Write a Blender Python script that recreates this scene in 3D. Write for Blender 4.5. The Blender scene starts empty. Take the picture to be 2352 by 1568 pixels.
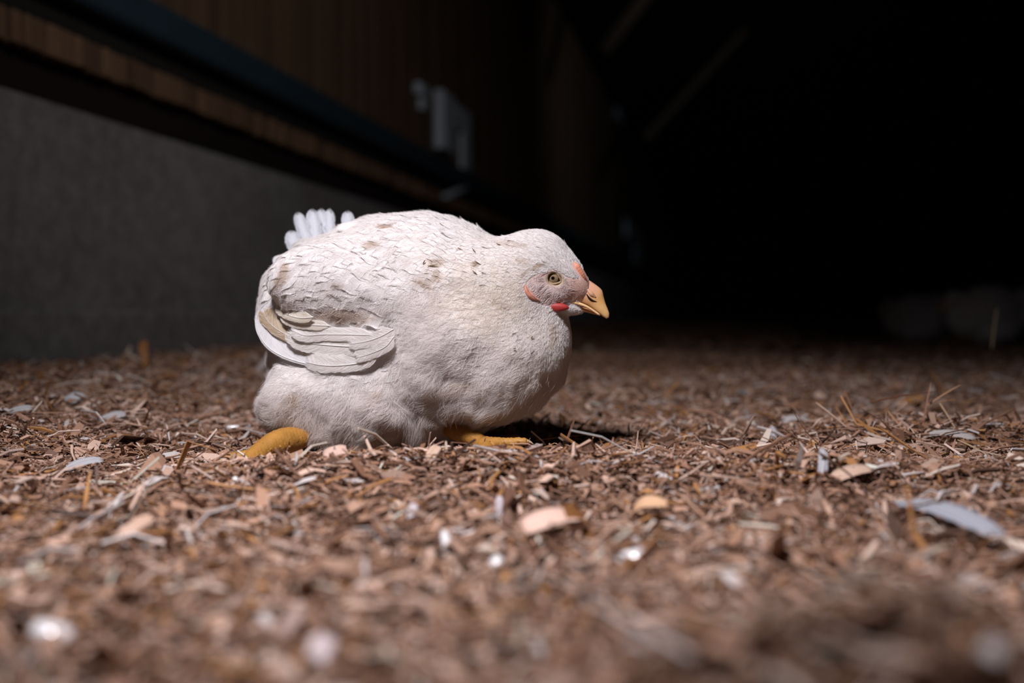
import bpy, math
import numpy as np
from mathutils import Vector, Matrix

# ------------------------------------------------------------------ camera, world, lights, exposure
FPX = 35.0 / 36.0 * 2352.0
CAMH = 0.135
PITCH = math.atan(69 / FPX)
sc = bpy.context.scene
cd = bpy.data.cameras.new('camera'); cam = bpy.data.objects.new('camera', cd)
sc.collection.objects.link(cam)
cam.location = (0, 0, CAMH); cam.rotation_euler = (math.pi / 2 - PITCH, 0, 0)
cd.lens = 35; cd.sensor_width = 36; cd.clip_start = 0.02; cd.clip_end = 100
cd.dof.use_dof = True; cd.dof.focus_distance = 0.958; cd.dof.aperture_fstop = 2.3
sc.camera = cam
w = bpy.data.worlds.new('world'); sc.world = w; w.use_nodes = True
w.node_tree.nodes['Background'].inputs[0].default_value = (0.75, 0.85, 1.0, 1)
w.node_tree.nodes['Background'].inputs[1].default_value = 0.004
sc.view_settings.view_transform = 'Standard'; sc.view_settings.look = 'None'
sc.view_settings.gamma = 1.0; sc.view_settings.use_curve_mapping = False
sc.view_settings.exposure = 0.0
sc.cycles.transparent_max_bounces = 24

def aim(o, target):
    o.rotation_euler = (Vector(target) - o.location).to_track_quat('-Z', 'Y').to_euler()

def spot(name, loc, target, energy, angle, blend, size, col):
    l = bpy.data.lights.new(name, 'SPOT'); l.energy = energy; l.spot_size = math.radians(angle)
    l.spot_blend = blend; l.shadow_soft_size = size; l.color = col
    o = bpy.data.objects.new(name, l); sc.collection.objects.link(o); o.location = loc; aim(o, target)
    return o
# the photographer's hand-held lamp above and left of the camera, and an added unseen spot brightening the barn side
spot('hand_lamp', (-0.24, 0.33, 0.88), (0.05, 0.92, 0.0), 74, 98, 1.0, 0.08, (1.0, 0.972, 1.04))
spot('added_wall_spill', (0.7, 0.3, 1.6), (-0.95, 3.7, 0.55), 84, 74, 1.0, 0.2, (1.0, 0.93, 0.92))

spot('added_barn_fill', (2.2, 4.5, 2.2), (0.3, 16, 0.9), 85, 60, 1.0, 0.2, (0.85, 0.93, 1.0))  # added unseen spot that lifts the far wall, brackets and braces

# ------------------------------------------------------------------ numeric helpers
rng = np.random.default_rng(11)
CF = np.array([0, math.cos(PITCH), -math.sin(PITCH)]); CU = np.array([0, math.sin(PITCH), math.cos(PITCH)])
CAM = np.array([0, 0, CAMH])

def ray(px, py):
    px = np.asarray(px, float); py = np.asarray(py, float)
    u = (px - 1176) / FPX; v = (784 - py) / FPX
    d = CF + v[..., None] * CU
    d[..., 0] += u
    return d

def P(px, py, Y):                       # the point on that sight line at depth Y metres
    d = ray(px, py)
    return CAM + d * (np.asarray(Y, float) / d[..., 1])[..., None]

def proj(p):
    q = p - CAM
    z = q @ CF
    return 1176 + FPX * q[..., 0] / z, 784 - FPX * (q @ CU) / z

def hash3(i, j, k, seed=0):
    n = (i.astype(np.int64) * 374761393 + j.astype(np.int64) * 668265263 + k.astype(np.int64) * 1274126177 + seed * 362437) & 0xffffffff
    n = ((n ^ (n >> 13)) * 1274126177) & 0xffffffff
    n = (n ^ (n >> 16)) & 0xffffff
    return n / float(0xffffff)

def noise3(p, scale, seed=0):           # value noise, -1..1
    q = p / scale; f = np.floor(q); t = q - f; t = t * t * (3 - 2 * t); f = f.astype(np.int64)
    out = 0
    for a in (0, 1):
        for b in (0, 1):
            for c in (0, 1):
                wgt = (t[..., 0] if a else 1 - t[..., 0]) * (t[..., 1] if b else 1 - t[..., 1]) * (t[..., 2] if c else 1 - t[..., 2])
                out = out + wgt * hash3(f[..., 0] + a, f[..., 1] + b, f[..., 2] + c, seed)
    return out * 2 - 1

def noise2(x, y, scale, seed=0):
    return noise3(np.stack([x, y, np.zeros_like(x) + .37 * scale], -1), scale, seed)

def unit(a):
    return a / np.maximum(np.linalg.norm(a, axis=-1, keepdims=True), 1e-9)

def ss(a, b, x):
    t = np.clip((x - a) / (b - a), 0, 1); return t * t * (3 - 2 * t)

# ------------------------------------------------------------------ object helpers
C = sc.collection
def link(o, parent=None, kind=None):
    C.objects.link(o)
    if parent is not None: o.parent = parent
    if kind: o['kind'] = kind
    return o

def tag(o, label, cat, group=None, kind=None):
    o['label'] = label; o['category'] = cat
    if group: o['group'] = group
    if kind: o['kind'] = kind
    return o

def empty(name, loc, label=None, cat=None, group=None):
    o = bpy.data.objects.new(name, None); C.objects.link(o); o.location = loc; o.empty_display_size = .02
    if label: tag(o, label, cat, group)
    return o

def mesh_obj(name, V, Fc, mat, parent=None, origin=None, smooth=True, col=None, uv=None, kind=None, facecol=None):
    V = np.asarray(V, float)
    if origin is not None: V = V - np.asarray(origin)
    me = bpy.data.meshes.new(name)
    Fa = np.asarray(Fc) if not isinstance(Fc, list) or len({len(f) for f in Fc}) == 1 else None
    if Fa is not None:
        n, k = Fa.shape
        me.vertices.add(len(V)); me.vertices.foreach_set('co', V.astype(np.float32).ravel())
        me.loops.add(n * k); me.loops.foreach_set('vertex_index', Fa.astype(np.int32).ravel())
        me.polygons.add(n); me.polygons.foreach_set('loop_start', np.arange(0, n * k, k, dtype=np.int32))
        me.update(calc_edges=True)
        flat = Fa.ravel()
    else:
        me.from_pydata([tuple(v) for v in V], [], [tuple(int(i) for i in f) for f in Fc]); me.update()
        flat = np.array([i for f in Fc for i in f])
    me.polygons.foreach_set('use_smooth', np.full(len(me.polygons), smooth))
    if col is not None:
        col = np.asarray(col, float)
        if col.shape[1] == 3: col = np.c_[col, np.ones(len(col))]
        a = me.color_attributes.new('tint', 'FLOAT_COLOR', 'POINT'); a.data.foreach_set('color', col.astype(np.float32).ravel())
    if uv is not None:
        l = me.uv_layers.new(name='UVMap'); l.data.foreach_set('uv', np.asarray(uv, float)[flat].astype(np.float32).ravel())
    me.materials.append(mat); me.validate()
    o = bpy.data.objects.new(name, me)
    if parent is None and origin is not None: o.location = origin
    return link(o, parent, kind)

class MB:                                # collects small shapes into one mesh
    def __init__(s): s.V = []; s.F = []; s.n = 0
    def add(s, V, F):
        s.V.append(np.asarray(V, float)); s.F += [tuple(i + s.n for i in f) for f in F]; s.n += len(V)
    def box(s, M, sx, sy, sz, bev=0.0):  # box centred on matrix M
        hx, hy, hz = sx / 2, sy / 2, sz / 2
        b = min(bev, hx * .49, hy * .49, hz * .49)
        if b <= 0:
            pts = [(x, y, z) for x in (-hx, hx) for y in (-hy, hy) for z in (-hz, hz)]
            F = [(0, 1, 3, 2), (4, 6, 7, 5), (0, 4, 5, 1), (2, 3, 7, 6), (0, 2, 6, 4), (1, 5, 7, 3)]
        else:                            # chamfered vertical outline, chamfered top and bottom
            ring = lambda z, d: [(hx - d, -hy + b, z), (hx - d, hy - b, z), (hx - b, hy - d, z), (-hx + b, hy - d, z),
                                 (-hx + d, hy - b, z), (-hx + d, -hy + b, z), (-hx + b, -hy + d, z), (hx - b, -hy + d, z)]
            pts = ring(-hz, b * .6) + ring(-hz + b, 0) + ring(hz - b, 0) + ring(hz, b * .6)
            F = [tuple(range(7, -1, -1)), tuple(range(24, 32))]
            for r in range(3):
                for i in range(8):
                    j = (i + 1) % 8; F.append((r * 8 + i, r * 8 + j, r * 8 + 8 + j, r * 8 + 8 + i))
        s.add([tuple(M @ Vector(p)) for p in pts], F)
    def tube(s, pts, rad, n=10):
        V, F = tube(pts, rad, n); s.add(V, F)
    def build(s, name, mat, parent=None, origin=None, smooth=False, kind=None):
        return mesh_obj(name, np.concatenate(s.V), s.F, mat, parent, origin, smooth, kind=kind)

def tube(pts, rad, n=10, flat=1.0, up=(0, 0, 1)):
    pts = np.asarray(pts, float); rad = np.broadcast_to(np.asarray(rad, float), (len(pts),))
    T = unit(np.gradient(pts, axis=0)); up = np.asarray(up, float)
    V = []
    for p, t, r in zip(pts, T, rad):
        a = np.cross(t, up)
        if np.linalg.norm(a) < 1e-3: a = np.cross(t, (0, 1, 0.3))
        a = unit(a); b = np.cross(a, t)
        for k in range(n):
            th = 2 * math.pi * k / n
            V.append(p + r * (math.cos(th) * a + flat * math.sin(th) * b))
    F = []
    m = len(pts)
    for i in range(m - 1):
        for k in range(n):
            j = (k + 1) % n; F.append((i * n + k, i * n + j, (i + 1) * n + j, (i + 1) * n + k))
    F.append(tuple(range(n - 1, -1, -1))); F.append(tuple(range((m - 1) * n, m * n)))
    return np.array(V), F

def spline(pts, n):                      # Catmull-Rom resampling
    pts = np.asarray(pts, float); m = len(pts)
    e = np.vstack([2 * pts[0] - pts[1], pts, 2 * pts[-1] - pts[-2]])
    out = []
    for t in np.linspace(0, m - 1 - 1e-6, n):
        i = int(t); f = t - i; a, b, c, d = e[i:i + 4]
        out.append(.5 * (2 * b + (c - a) * f + (2 * a - 5 * b + 4 * c - d) * f * f + (3 * b - a - 3 * c + d) * f ** 3))
    return np.array(out)

# ------------------------------------------------------------------ materials
def lin(r, g, b):
    f = lambda c: c / 255 / 12.92 if c / 255 <= .04045 else ((c / 255 + .055) / 1.055) ** 2.4
    return (f(r), f(g), f(b))

class NT:
    def __init__(s, name):
        s.m = bpy.data.materials.new(name); s.m.use_nodes = True; s.t = s.m.node_tree
        for n in list(s.t.nodes): s.t.nodes.remove(n)
        s.out = s.n('ShaderNodeOutputMaterial')
    def n(s, kind, **kw):
        x = s.t.nodes.new(kind)
        for k, v in kw.items():
            if k.startswith('_'): setattr(x, k[1:], v)
            else: s.put(x.inputs[k.replace('0', ' ')] if k.replace('0', ' ') in x.inputs else x.inputs[k], v)
        return x
    def put(s, inp, v):
        if isinstance(v, bpy.types.NodeSocket): s.t.links.new(v, inp)
        elif isinstance(v, tuple) and len(v) == 3 and inp.type == 'RGBA': inp.default_value = (*v, 1)
        else: inp.default_value = v
    def math(s, op, a, b=0.0, c=0.0):
        x = s.n('ShaderNodeMath', _operation=op); s.put(x.inputs[0], a); s.put(x.inputs[1], b); s.put(x.inputs[2], c); return x.outputs[0]
    def mix(s, f, a, b, mode='MIX'):
        x = s.n('ShaderNodeMix', _data_type='RGBA', _blend_type=mode); s.put(x.inputs[0], f); s.put(x.inputs[6], a); s.put(x.inputs[7], b); return x.outputs[2]
    def coord(s, which='Object', scale=(1, 1, 1), rot=(0, 0, 0)):
        t = s.n('ShaderNodeTexCoord'); m = s.n('ShaderNodeMapping'); s.put(m.inputs[0], t.outputs[which])
        m.inputs['Scale'].default_value = scale; m.inputs['Rotation'].default_value = rot; return m.outputs[0]
    def noise(s, vec, scale, detail=4, rough=.6):
        x = s.n('ShaderNodeTexNoise'); s.put(x.inputs['Vector'], vec); x.inputs['Scale'].default_value = scale
        x.inputs['Detail'].default_value = detail; x.inputs['Roughness'].default_value = rough; return x.outputs[0]
    def ramp(s, f, stops):
        x = s.n('ShaderNodeValToRGB'); s.put(x.inputs[0], f); e = x.color_ramp.elements
        while len(e) < len(stops): e.new(.5)
        for i, (p, c) in enumerate(stops):
            e[i].position = p; e[i].color = (*c, 1) if len(c) == 3 else c
        return x.outputs[0]
    def bump(s, h, strength, dist):
        x = s.n('ShaderNodeBump'); s.put(x.inputs['Height'], h); x.inputs['Strength'].default_value = strength; x.inputs['Distance'].default_value = dist; return x.outputs[0]
    def princ(s, col, rough=.6, nrm=None, spec=.5, **kw):
        x = s.n('ShaderNodeBsdfPrincipled'); s.put(x.inputs['Base Color'], col); s.put(x.inputs['Roughness'], rough)
        x.inputs['Specular IOR Level'].default_value = spec
        if nrm is not None: s.put(x.inputs['Normal'], nrm)
        for k, v in kw.items(): s.put(x.inputs[k.replace('_', ' ')], v)
        return x.outputs[0]
    def done(s, sh): s.put(s.out.inputs[0], sh); return s.m
    def attr(s, name='tint'):
        return s.n('ShaderNodeAttribute', _attribute_name=name).outputs['Color']

def mat_concrete():
    t = NT('concrete'); v = t.coord()
    a = t.noise(v, 2.2, 6, .65); b = t.noise(v, 28, 5, .7)
    c = t.ramp(a, [(.3, (.095, .080, .078)), (.55, (.155, .145, .15)), (.75, (.20, .19, .20))])
    c = t.mix(.35, c, t.ramp(b, [(.35, (.05, .045, .045)), (.7, (.25, .24, .24))]))
    return t.done(t.princ(c, .9, t.bump(b, .5, .004), .2))
def mat_boards():
    t = NT('plank_wood'); v = t.coord(scale=(5, 5, .35)); a = t.noise(v, 3.0, 5, .7)
    g = t.noise(t.coord(scale=(40, 40, .8)), 2.0, 3, .6)
    c = t.ramp(a, [(.3, (.050, .028, .016)), (.5, (.095, .055, .032)), (.72, (.15, .092, .055))])
    c = t.mix(t.math('MULTIPLY', g, .5), c, (.03, .016, .01))
    return t.done(t.princ(c, .75, t.bump(g, .4, .004), .25))
def mat_plain(name, c, rough, spec=.4, bumpy=0, metal=0.0, var=.25, sc_=12):
    t = NT(name); n = t.noise(t.coord(), sc_, 5, .65)
    col = t.mix(n, tuple(x * (1 - var) for x in c), tuple(min(1, x * (1 + var)) for x in c))
    return t.done(t.princ(col, rough, t.bump(n, .5, bumpy) if bumpy else None, spec, Metallic=metal))
def mat_litter():
    t = NT('wood_shavings'); v = t.coord(scale=(1, 1, 1)); g = t.noise(v, 900, 3, .6)
    c = t.mix(t.math('MULTIPLY', g, .55), t.attr(), (.06, .028, .014))
    return t.done(t.princ(c, .62, t.bump(g, .35, .0004), .35))
def mat_bed():
    t = NT('litter_bed'); v = t.coord(); n = t.n('ShaderNodeTexVoronoi'); t.put(n.inputs['Vector'], t.coord(scale=(1, 2.2, 1))); n.inputs['Scale'].default_value = 95
    a = t.noise(v, 150, 5, .7)
    c = t.ramp(t.math('ADD', t.math('MULTIPLY', n.outputs['Color'], .5), t.math('MULTIPLY', a, .5)),
               [(.3, (.045, .022, .012)), (.5, (.16, .082, .05)), (.7, (.30, .18, .125))])
    return t.done(t.princ(c, .9, t.bump(a, .8, .006), .1))
def mat_body():
    t = NT('hen_skin_and_down'); n = t.noise(t.coord(), 700, 3, .6)
    c = t.mix(t.math('MULTIPLY', n, .25), t.attr(), (.55, .42, .38), )
    return t.done(t.princ(c, .65, t.bump(n, .35, .0008), .3, Subsurface_Weight=.12, Subsurface_Scale=.004))
def mat_feather(name, tint=(.84, .81, .83), trans=.42):
    t = NT(name)
    uv = t.n('ShaderNodeUVMap').outputs[0]; s = t.n('ShaderNodeSeparateXYZ'); t.put(s.inputs[0], uv); u, v = s.outputs[0], s.outputs[1]
    au = t.math('ABSOLUTE', t.math('SUBTRACT', u, .5))           # 0 at the shaft, .5 at the rim
    k = t.math('SUBTRACT', t.math('MULTIPLY', v, 1.0), t.math('MULTIPLY', au, 1.1))
    cmb = t.n('ShaderNodeCombineXYZ'); t.put(cmb.inputs[0], t.math('MULTIPLY', k, 46)); t.put(cmb.inputs[1], t.math('MULTIPLY', u, 2.5))
    ob = t.n('ShaderNodeAttribute', _attribute_name='tint')
    t.put(cmb.inputs[2], t.math('MULTIPLY', ob.outputs['Alpha'], 50))
    barb = t.noise(cmb.outputs[0], 1.0, 2, .5)
    c = t.mix(t.math('MULTIPLY', barb, .35), ob.outputs['Color'], tuple(x * .72 for x in tint))
    b = t.bump(barb, .5, .0008)
    d = t.n('ShaderNodeBsdfPrincipled'); t.put(d.inputs['Base Color'], c); d.inputs['Roughness'].default_value = .55
    d.inputs['Specular IOR Level'].default_value = .3; t.put(d.inputs['Normal'], b)
    tr = t.n('ShaderNodeBsdfTranslucent'); t.put(tr.inputs[0], c); t.put(tr.inputs[1], b)
    m = t.n('ShaderNodeMixShader'); m.inputs[0].default_value = trans; t.put(m.inputs[1], d.outputs[0]); t.put(m.inputs[2], tr.outputs[0])
    # frayed rim: gaps between barbs towards the edge and the tip
    edge = t.math('MAXIMUM', t.math('MULTIPLY', au, 2), v)
    thr = t.math('MULTIPLY', t.math('POWER', edge, 5.0), .62)
    hole = t.math('LESS_THAN', barb, thr)
    tp = t.n('ShaderNodeBsdfTransparent'); m2 = t.n('ShaderNodeMixShader'); t.put(m2.inputs[0], hole); t.put(m2.inputs[1], m.outputs[0]); t.put(m2.inputs[2], tp.outputs[0])
    return t.done(m2.outputs[0])
def mat_down():
    t = NT('down_barbs'); c = t.attr()
    d = t.n('ShaderNodeBsdfDiffuse'); t.put(d.inputs[0], c)
    tr = t.n('ShaderNodeBsdfTranslucent'); t.put(tr.inputs[0], c)
    m = t.n('ShaderNodeMixShader'); m.inputs[0].default_value = .45; t.put(m.inputs[1], d.outputs[0]); t.put(m.inputs[2], tr.outputs[0])
    return t.done(m.outputs[0])
def mat_tinted(name, rough, spec, sss=.1, scale=900, bump=.0005, dark=(.3, .15, .08), amt=.25):
    t = NT(name); n = t.noise(t.coord(), scale, 3, .6)
    c = t.mix(t.math('MULTIPLY', n, amt), t.attr(), dark)
    return t.done(t.princ(c, rough, t.bump(n, .4, bump), spec, Subsurface_Weight=sss, Subsurface_Scale=.003))
M = dict(concrete=mat_concrete(), boards=mat_boards(), litter=mat_litter(), bed=mat_bed(), body=mat_body(),
         feather=mat_feather('contour_feather'), quill=mat_feather('flight_feather', trans=.3), down=mat_down(),
         horn=mat_tinted('beak_horn', .28, .5, .1, 300, .0002, (.45, .22, .08), .2),
         skin=mat_tinted('bare_skin', .5, .4, .2, 1400, .0006, (.35, .12, .08), .3),
         scale=mat_tinted('leg_scales', .5, .4, .1, 700, .0008, (.30, .13, .02), .4),
         blue=mat_plain('blue_paint', (.016, .030, .042), .5, .25, .001),
         sill=mat_plain('shade_dark_timber', (.010, .006, .005), .9, .1, .002),  # near-black colour stands in for the shade under the overhang
         batten=mat_plain('rough_batten', (.16, .095, .055), .85, .2, .004, sc_=30),
         slats=mat_tinted('rough_slats', .85, .2, 0, 60, .002, (.04, .02, .01), .5),
         lead=mat_plain('galvanised_steel', (.40, .47, .54), .5, .5, .001, .3),
         brace=mat_plain('dark_brace_timber', (.035, .022, .014), .8, .2),
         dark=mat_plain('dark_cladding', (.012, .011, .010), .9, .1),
         black=mat_plain('nostril_hollow', (.02, .008, .005), .8, .1))

# ------------------------------------------------------------------ the litter surface
WN0 = unit(np.array([1.0, -(1660 - 1176) / FPX]))
def ground(x, y):
    x = np.asarray(x, float); y = np.asarray(y, float)
    g = lambda cx, cy, sx, sy, h: h * np.exp(-((x - cx) / sx) ** 2 - ((y - cy) / sy) ** 2)
    h = -0.013 + .023 * np.exp(-((y - .84) / .07) ** 2) * ss(-.42, -.1, x) * (1 - .5 * ss(.15, .5, x)) + g(.115, .32, .09, .05, .058) + g(.47, 1.13, .14, .07, .022) + g(.23, .95, .08, .05, .004)
    h += .004 * noise2(x, y, .09, 3) + .0025 * noise2(x, y, .035, 4) + .012 * noise2(x, y, .5, 5) * ss(1.2, 2.0, y)
    h += .045 * ss(-.45, -1.0, x * WN0[0] + y * WN0[1])
    h -= g(-.06, 1.02, .17, .09, .006)
    return h

def hit_ground(px, py, lift=0.0):        # where the sight line meets the litter
    d = ray(px, py); t = np.full(np.shape(d)[:-1], .25)
    for _ in range(400):
        p = CAM + d * t[..., None]
        gap = p[..., 2] - ground(p[..., 0], p[..., 1]) - lift
        t = np.where(gap > 0, t + np.maximum(gap * 1.2, .0008), t)
    p = CAM + d * t[..., None]
    return p

# ------------------------------------------------------------------ the barn shell
WD = np.array([(1660 - 1176) / FPX, 1.0, 0]); WD /= np.linalg.norm(WD)       # along the left wall
WN = np.array([WD[1], -WD[0], 0])                                            # out of the wall
WDIST = 1.30
WM = Matrix(((WD[0], WN[0], 0, -WDIST * WN[0]), (WD[1], WN[1], 0, -WDIST * WN[1]), (0, 0, 1, 0), (0, 0, 0, 1)))
def wall_xy(px, py, off=0.0):            # (s along the wall, z) where the sight line meets the wall face
    d = ray(px, py); t = (-WDIST + off - CAM @ WN) / (d @ WN); p = CAM + d * t
    return float(p @ WD), float(p[2])
def wall_box(mb, s0, s1, o0, o1, z0, z1, bev=0.0):
    mb.box(WM @ Matrix.Translation(((s0 + s1) / 2, (o0 + o1) / 2, (z0 + z1) / 2)), s1 - s0, abs(o1 - o0), z1 - z0, bev)

# floor: slab under the litter
mb = MB(); mb.box(Matrix.Translation((6.0, 16, -.11)), 18, 36, .1); mb.build('floor', M['concrete'], kind='structure')
# litter bed: the lumpy ground of shavings
ys = np.concatenate([np.linspace(-.3, 1.6, 240), np.geomspace(1.62, 33, 150)])
us = np.linspace(-1, 1, 300)
xs_, ys_ = np.meshgrid(us, ys)
gx = np.sign(xs_) * np.abs(xs_) ** 1.0 * (0.75 + .95 * np.clip(ys_, 0, 20)); gy = ys_
perp = gx * WN[0] + gy * WN[1]
sh = np.minimum(0, perp - (-WDIST + .05)); gx = gx - sh / WN[0]
gx = np.minimum(gx, 13.8)
gz = ground(gx, gy) - .004 + .0015 * noise2(gx, gy, .008, 9)
idx = np.arange(gx.size).reshape(gx.shape)
Fq = np.stack([idx[:-1, :-1], idx[:-1, 1:], idx[1:, 1:], idx[1:, :-1]], -1).reshape(-1, 4)
o = mesh_obj('litter_bed', np.stack([gx, gy, gz], -1).reshape(-1, 3), Fq, M['bed'])
tag(o, 'lumpy brown bed of fine sawdust covering the barn floor under the shavings', 'litter', kind='stuff')

mb = MB(); wall_box(mb, -2, 34, -.2, 0, -.1, .547); wall_box(mb, -2, 34, -.2, .025, -.1, .137, .006)
mb.build('wall_left', M['concrete'], kind='structure')
mb = MB(); wall_box(mb, -2, 34, -.2, -.02, .547, .634)
mb.build('trim_1', M['sill'], kind='structure')
mb = MB(); r2 = np.random.default_rng(5); bc = []
s_ = -.4
while s_ < 7:                            # rough batten of short upright slats
    wd_ = .022 + .03 * r2.random(); wall_box(mb, s_, s_ + wd_ - .004 - .008 * r2.random(), -.03, .008 + .010 * r2.random(), .632 + .006 * r2.random(), .694, .002); s_ += wd_; bc += [r2.uniform(.55, 1.35)] * 32
bc = np.array(bc)[:, None] * np.array([.125, .074, .044])
mesh_obj('trim_2', np.concatenate(mb.V), mb.F, M['slats'], col=bc, smooth=False, kind='structure')
mb = MB(); wall_box(mb, -2, 34, -.2, -.014, .692, .79)
mb.build('trim_3', M['dark'], kind='structure')
mb = MB(); s_ = -2.0
while s_ < 34:                         # upright boards of the upper wall
    wd_ = .14 + .03 * r2.random(); wall_box(mb, s_, s_ + wd_ - .004, -.2, -.01 + .006 * r2.random(), .78, 2.6, .003); s_ += wd_
mb.build('wall_left_boards', M['boards'], kind='structure').name = 'wall_left.001'
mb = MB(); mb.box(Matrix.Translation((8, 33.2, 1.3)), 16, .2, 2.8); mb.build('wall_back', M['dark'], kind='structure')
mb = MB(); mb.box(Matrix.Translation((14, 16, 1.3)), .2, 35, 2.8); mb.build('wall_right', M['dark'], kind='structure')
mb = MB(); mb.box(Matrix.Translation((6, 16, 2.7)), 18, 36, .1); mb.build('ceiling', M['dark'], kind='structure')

# blue steel rail along the wall: an angle section with a rounded nose
s0, s1 = -1.5, 33
ri = MB()
prof = [(0.0, 0.7547), (0.0134, 0.7513), (0.0369, 0.7581), (0.0442, 0.7682), (0.0442, 0.8288), (0.0369, 0.8423), (0.0134, 0.849), (0.0, 0.849), (0.0, 0.8389), (0.0301, 0.8322), (0.0335, 0.7715), (0.0, 0.7648)]
Vr = [tuple(WM @ Vector((s, a - .008, z))) for s in (s0, s1) for a, z in prof]; n_ = len(prof)
Fr = [(i, (i + 1) % n_, n_ + (i + 1) % n_, n_ + i) for i in range(n_)] + [tuple(range(n_ - 1, -1, -1)), tuple(range(n_, 2 * n_))]
org = np.array(WM @ Vector((1.5, 0, .74)))
rail = mesh_obj('wall_rail', Vr, Fr, M['blue'], origin=org, smooth=False)
tag(rail, 'long dark blue painted steel rail running along the left barn wall', 'rail')
for k in range(9):                       # bolts
    b = MB(); s = .9 + k * .8; p0 = np.array(WM @ Vector((s, .034, .80))); p1 = np.array(WM @ Vector((s, .041, .80)))
    b.tube([p0, p1], .008, 6); bo = b.build('bolt', M['blue'], rail, origin=org)

# steel brackets on the boards
def bracket(px0, px1, py0, py1, label, style='u', group='steel brackets on the barn boards', off=.02):
    s_a, z1_ = wall_xy(px0, py0, off); s_b, _ = wall_xy(px1, py0, off); _, z0_ = wall_xy((px0 + px1) / 2, py1, off)
    o = empty('steel_bracket', tuple(WM @ Vector(((s_a + s_b) / 2, 0, z0_))), label, 'bracket', group)
    org = np.array(o.location); W = s_b - s_a; b = MB()
    if style == 'u':
        wall_box(b, s_a, s_a + W * .34, -.005, off + .022, z0_ + .01, z1_, .004)
        b.build('flange', M['lead'], o, origin=org); b = MB()
        wall_box(b, s_b - W * .25, s_b, -.005, off, z0_ - .02, z1_, .003); b.build('strap', M['lead'], o, origin=org); b = MB()
        wall_box(b, s_a + W * .34, s_b - W * .25, -.005, off, z1_ - (z1_ - z0_) * .42, z1_, .003); b.build('cross_plate', M['lead'], o, origin=org)
    else:
        wall_box(b, s_a, s_b, -.005, off + .012, z1_ - (z1_ - z0_) * .45, z1_, .004); b.build('plate', M['lead'], o, origin=org); b = MB()
        wall_box(b, s_a + W * .5, s_b, -.005, off, z0_, z1_ - (z1_ - z0_) * .4, .003); b.build('strap', M['lead'], o, origin=org)
    b = MB(); zc = z1_ - (z1_ - z0_) * .15
    b.tube([np.array(WM @ Vector(((s_a + s_b) / 2, off - .004, zc))), np.array(WM @ Vector(((s_a + s_b) / 2, off + .012, zc)))], .008, 6)
    b.build('screw', M['lead'], o, origin=org)
    return o
bracket(1008, 1082, 205, 365, 'tall pale steel bracket with a dark slot just above the blue rail')
bracket(962, 982, 188, 250, 'short narrow steel bracket left of the tall slotted one', 'l')
bracket(1396, 1438, 165, 268, 'dim steel bracket high on the boards, right of the slotted one', 'l')
bracket(1438, 1478, 502, 608, 'dim steel bracket low on the boards, just right above the hen head', 'l')
sA, zA = wall_xy(1020, 452, .03); sB, zB = wall_xy(1085, 430, .03)
b = MB(); p0 = np.array(WM @ Vector((sA, .03, zA))); p1 = np.array(WM @ Vector((sB, .03, zB))); b.tube([p0, (p0 + p1) / 2 + [0, 0, .006], p1], [.012, .016, .012], 10)
o = b.build('wall_cleat', M['lead'], origin=(p0 + p1) / 2, smooth=True); tag(o, 'small pale steel cleat on the batten below the tall slotted bracket', 'cleat')
# diagonal timber braces standing out in the dark
for (a, b_, Y, r_, lab) in (((1385, 120), (1530, -70), 7.0, .09, 'dark diagonal timber brace at the top above the hen'),
                         ((1480, 320), (1740, 40), 9.0, .07, 'faint brown diagonal timber brace right of the other one')):
    p0 = Vector(P(*a, Y)); p1 = Vector(P(*b_, Y)); d = p1 - p0
    mb = MB(); R_ = d.to_track_quat('X', 'Z').to_matrix().to_4x4()
    mb.box(Matrix.Translation((p0 + p1) / 2) @ R_, d.length, .05, r_, .004)
    o = mb.build('timber_brace', M['brace'], origin=np.array((p0 + p1) / 2)); tag(o, lab, 'brace')

# ------------------------------------------------------------------ the hen: a body shaped by smooth unions
class Shape:
    def __init__(s): s.it = []
    def ell(s, px, py, Y, rx, rz, ry, rot=0.0, yaw=0.0, k=.02, sub=False):
        c = P(px, py, Y); q = Y / FPX
        a = math.radians(rot); b = math.radians(yaw)
        Rr = np.array(Matrix.Rotation(b, 3, 'Z') @ Matrix.Rotation(-a, 3, 'Y'))
        s.it.append((c, np.array([rx * q, ry, rz * q]), Rr, k, sub)); return s
    def __call__(s, p, noise=True):
        d = None
        for c, r, R_, k, sub in s.it:
            q = (p - c) @ R_
            k0 = np.linalg.norm(q / r, axis=-1); k1 = np.linalg.norm(q / (r * r), axis=-1)
            e = k0 * (k0 - 1) / np.maximum(k1, 1e-6)
            if d is None: d = e; continue
            if sub:
                h = np.clip(.5 - .5 * (d + e) / k, 0, 1); d = d * (1 - h) - e * h + k * h * (1 - h)
            else:
                h = np.clip(.5 + .5 * (d - e) / k, 0, 1); d = d * (1 - h) + e * h - k * h * (1 - h)
        if noise and s.noisy is not None: d = d - s.noisy(p)
        return d
    noisy = None
    def grad(s, p, e=.0006):
        g = np.stack([s(p + np.array(v) * e) - s(p - np.array(v) * e) for v in ((1, 0, 0), (0, 1, 0), (0, 0, 1))], -1)
        return unit(g)
    def snap(s, p, off=0.0, n=3):
        for _ in range(n):
            g = s.grad(p); d = s(p) - off; p = p - g * np.clip(d, -.02, .02)[:, None]
        return p

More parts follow.
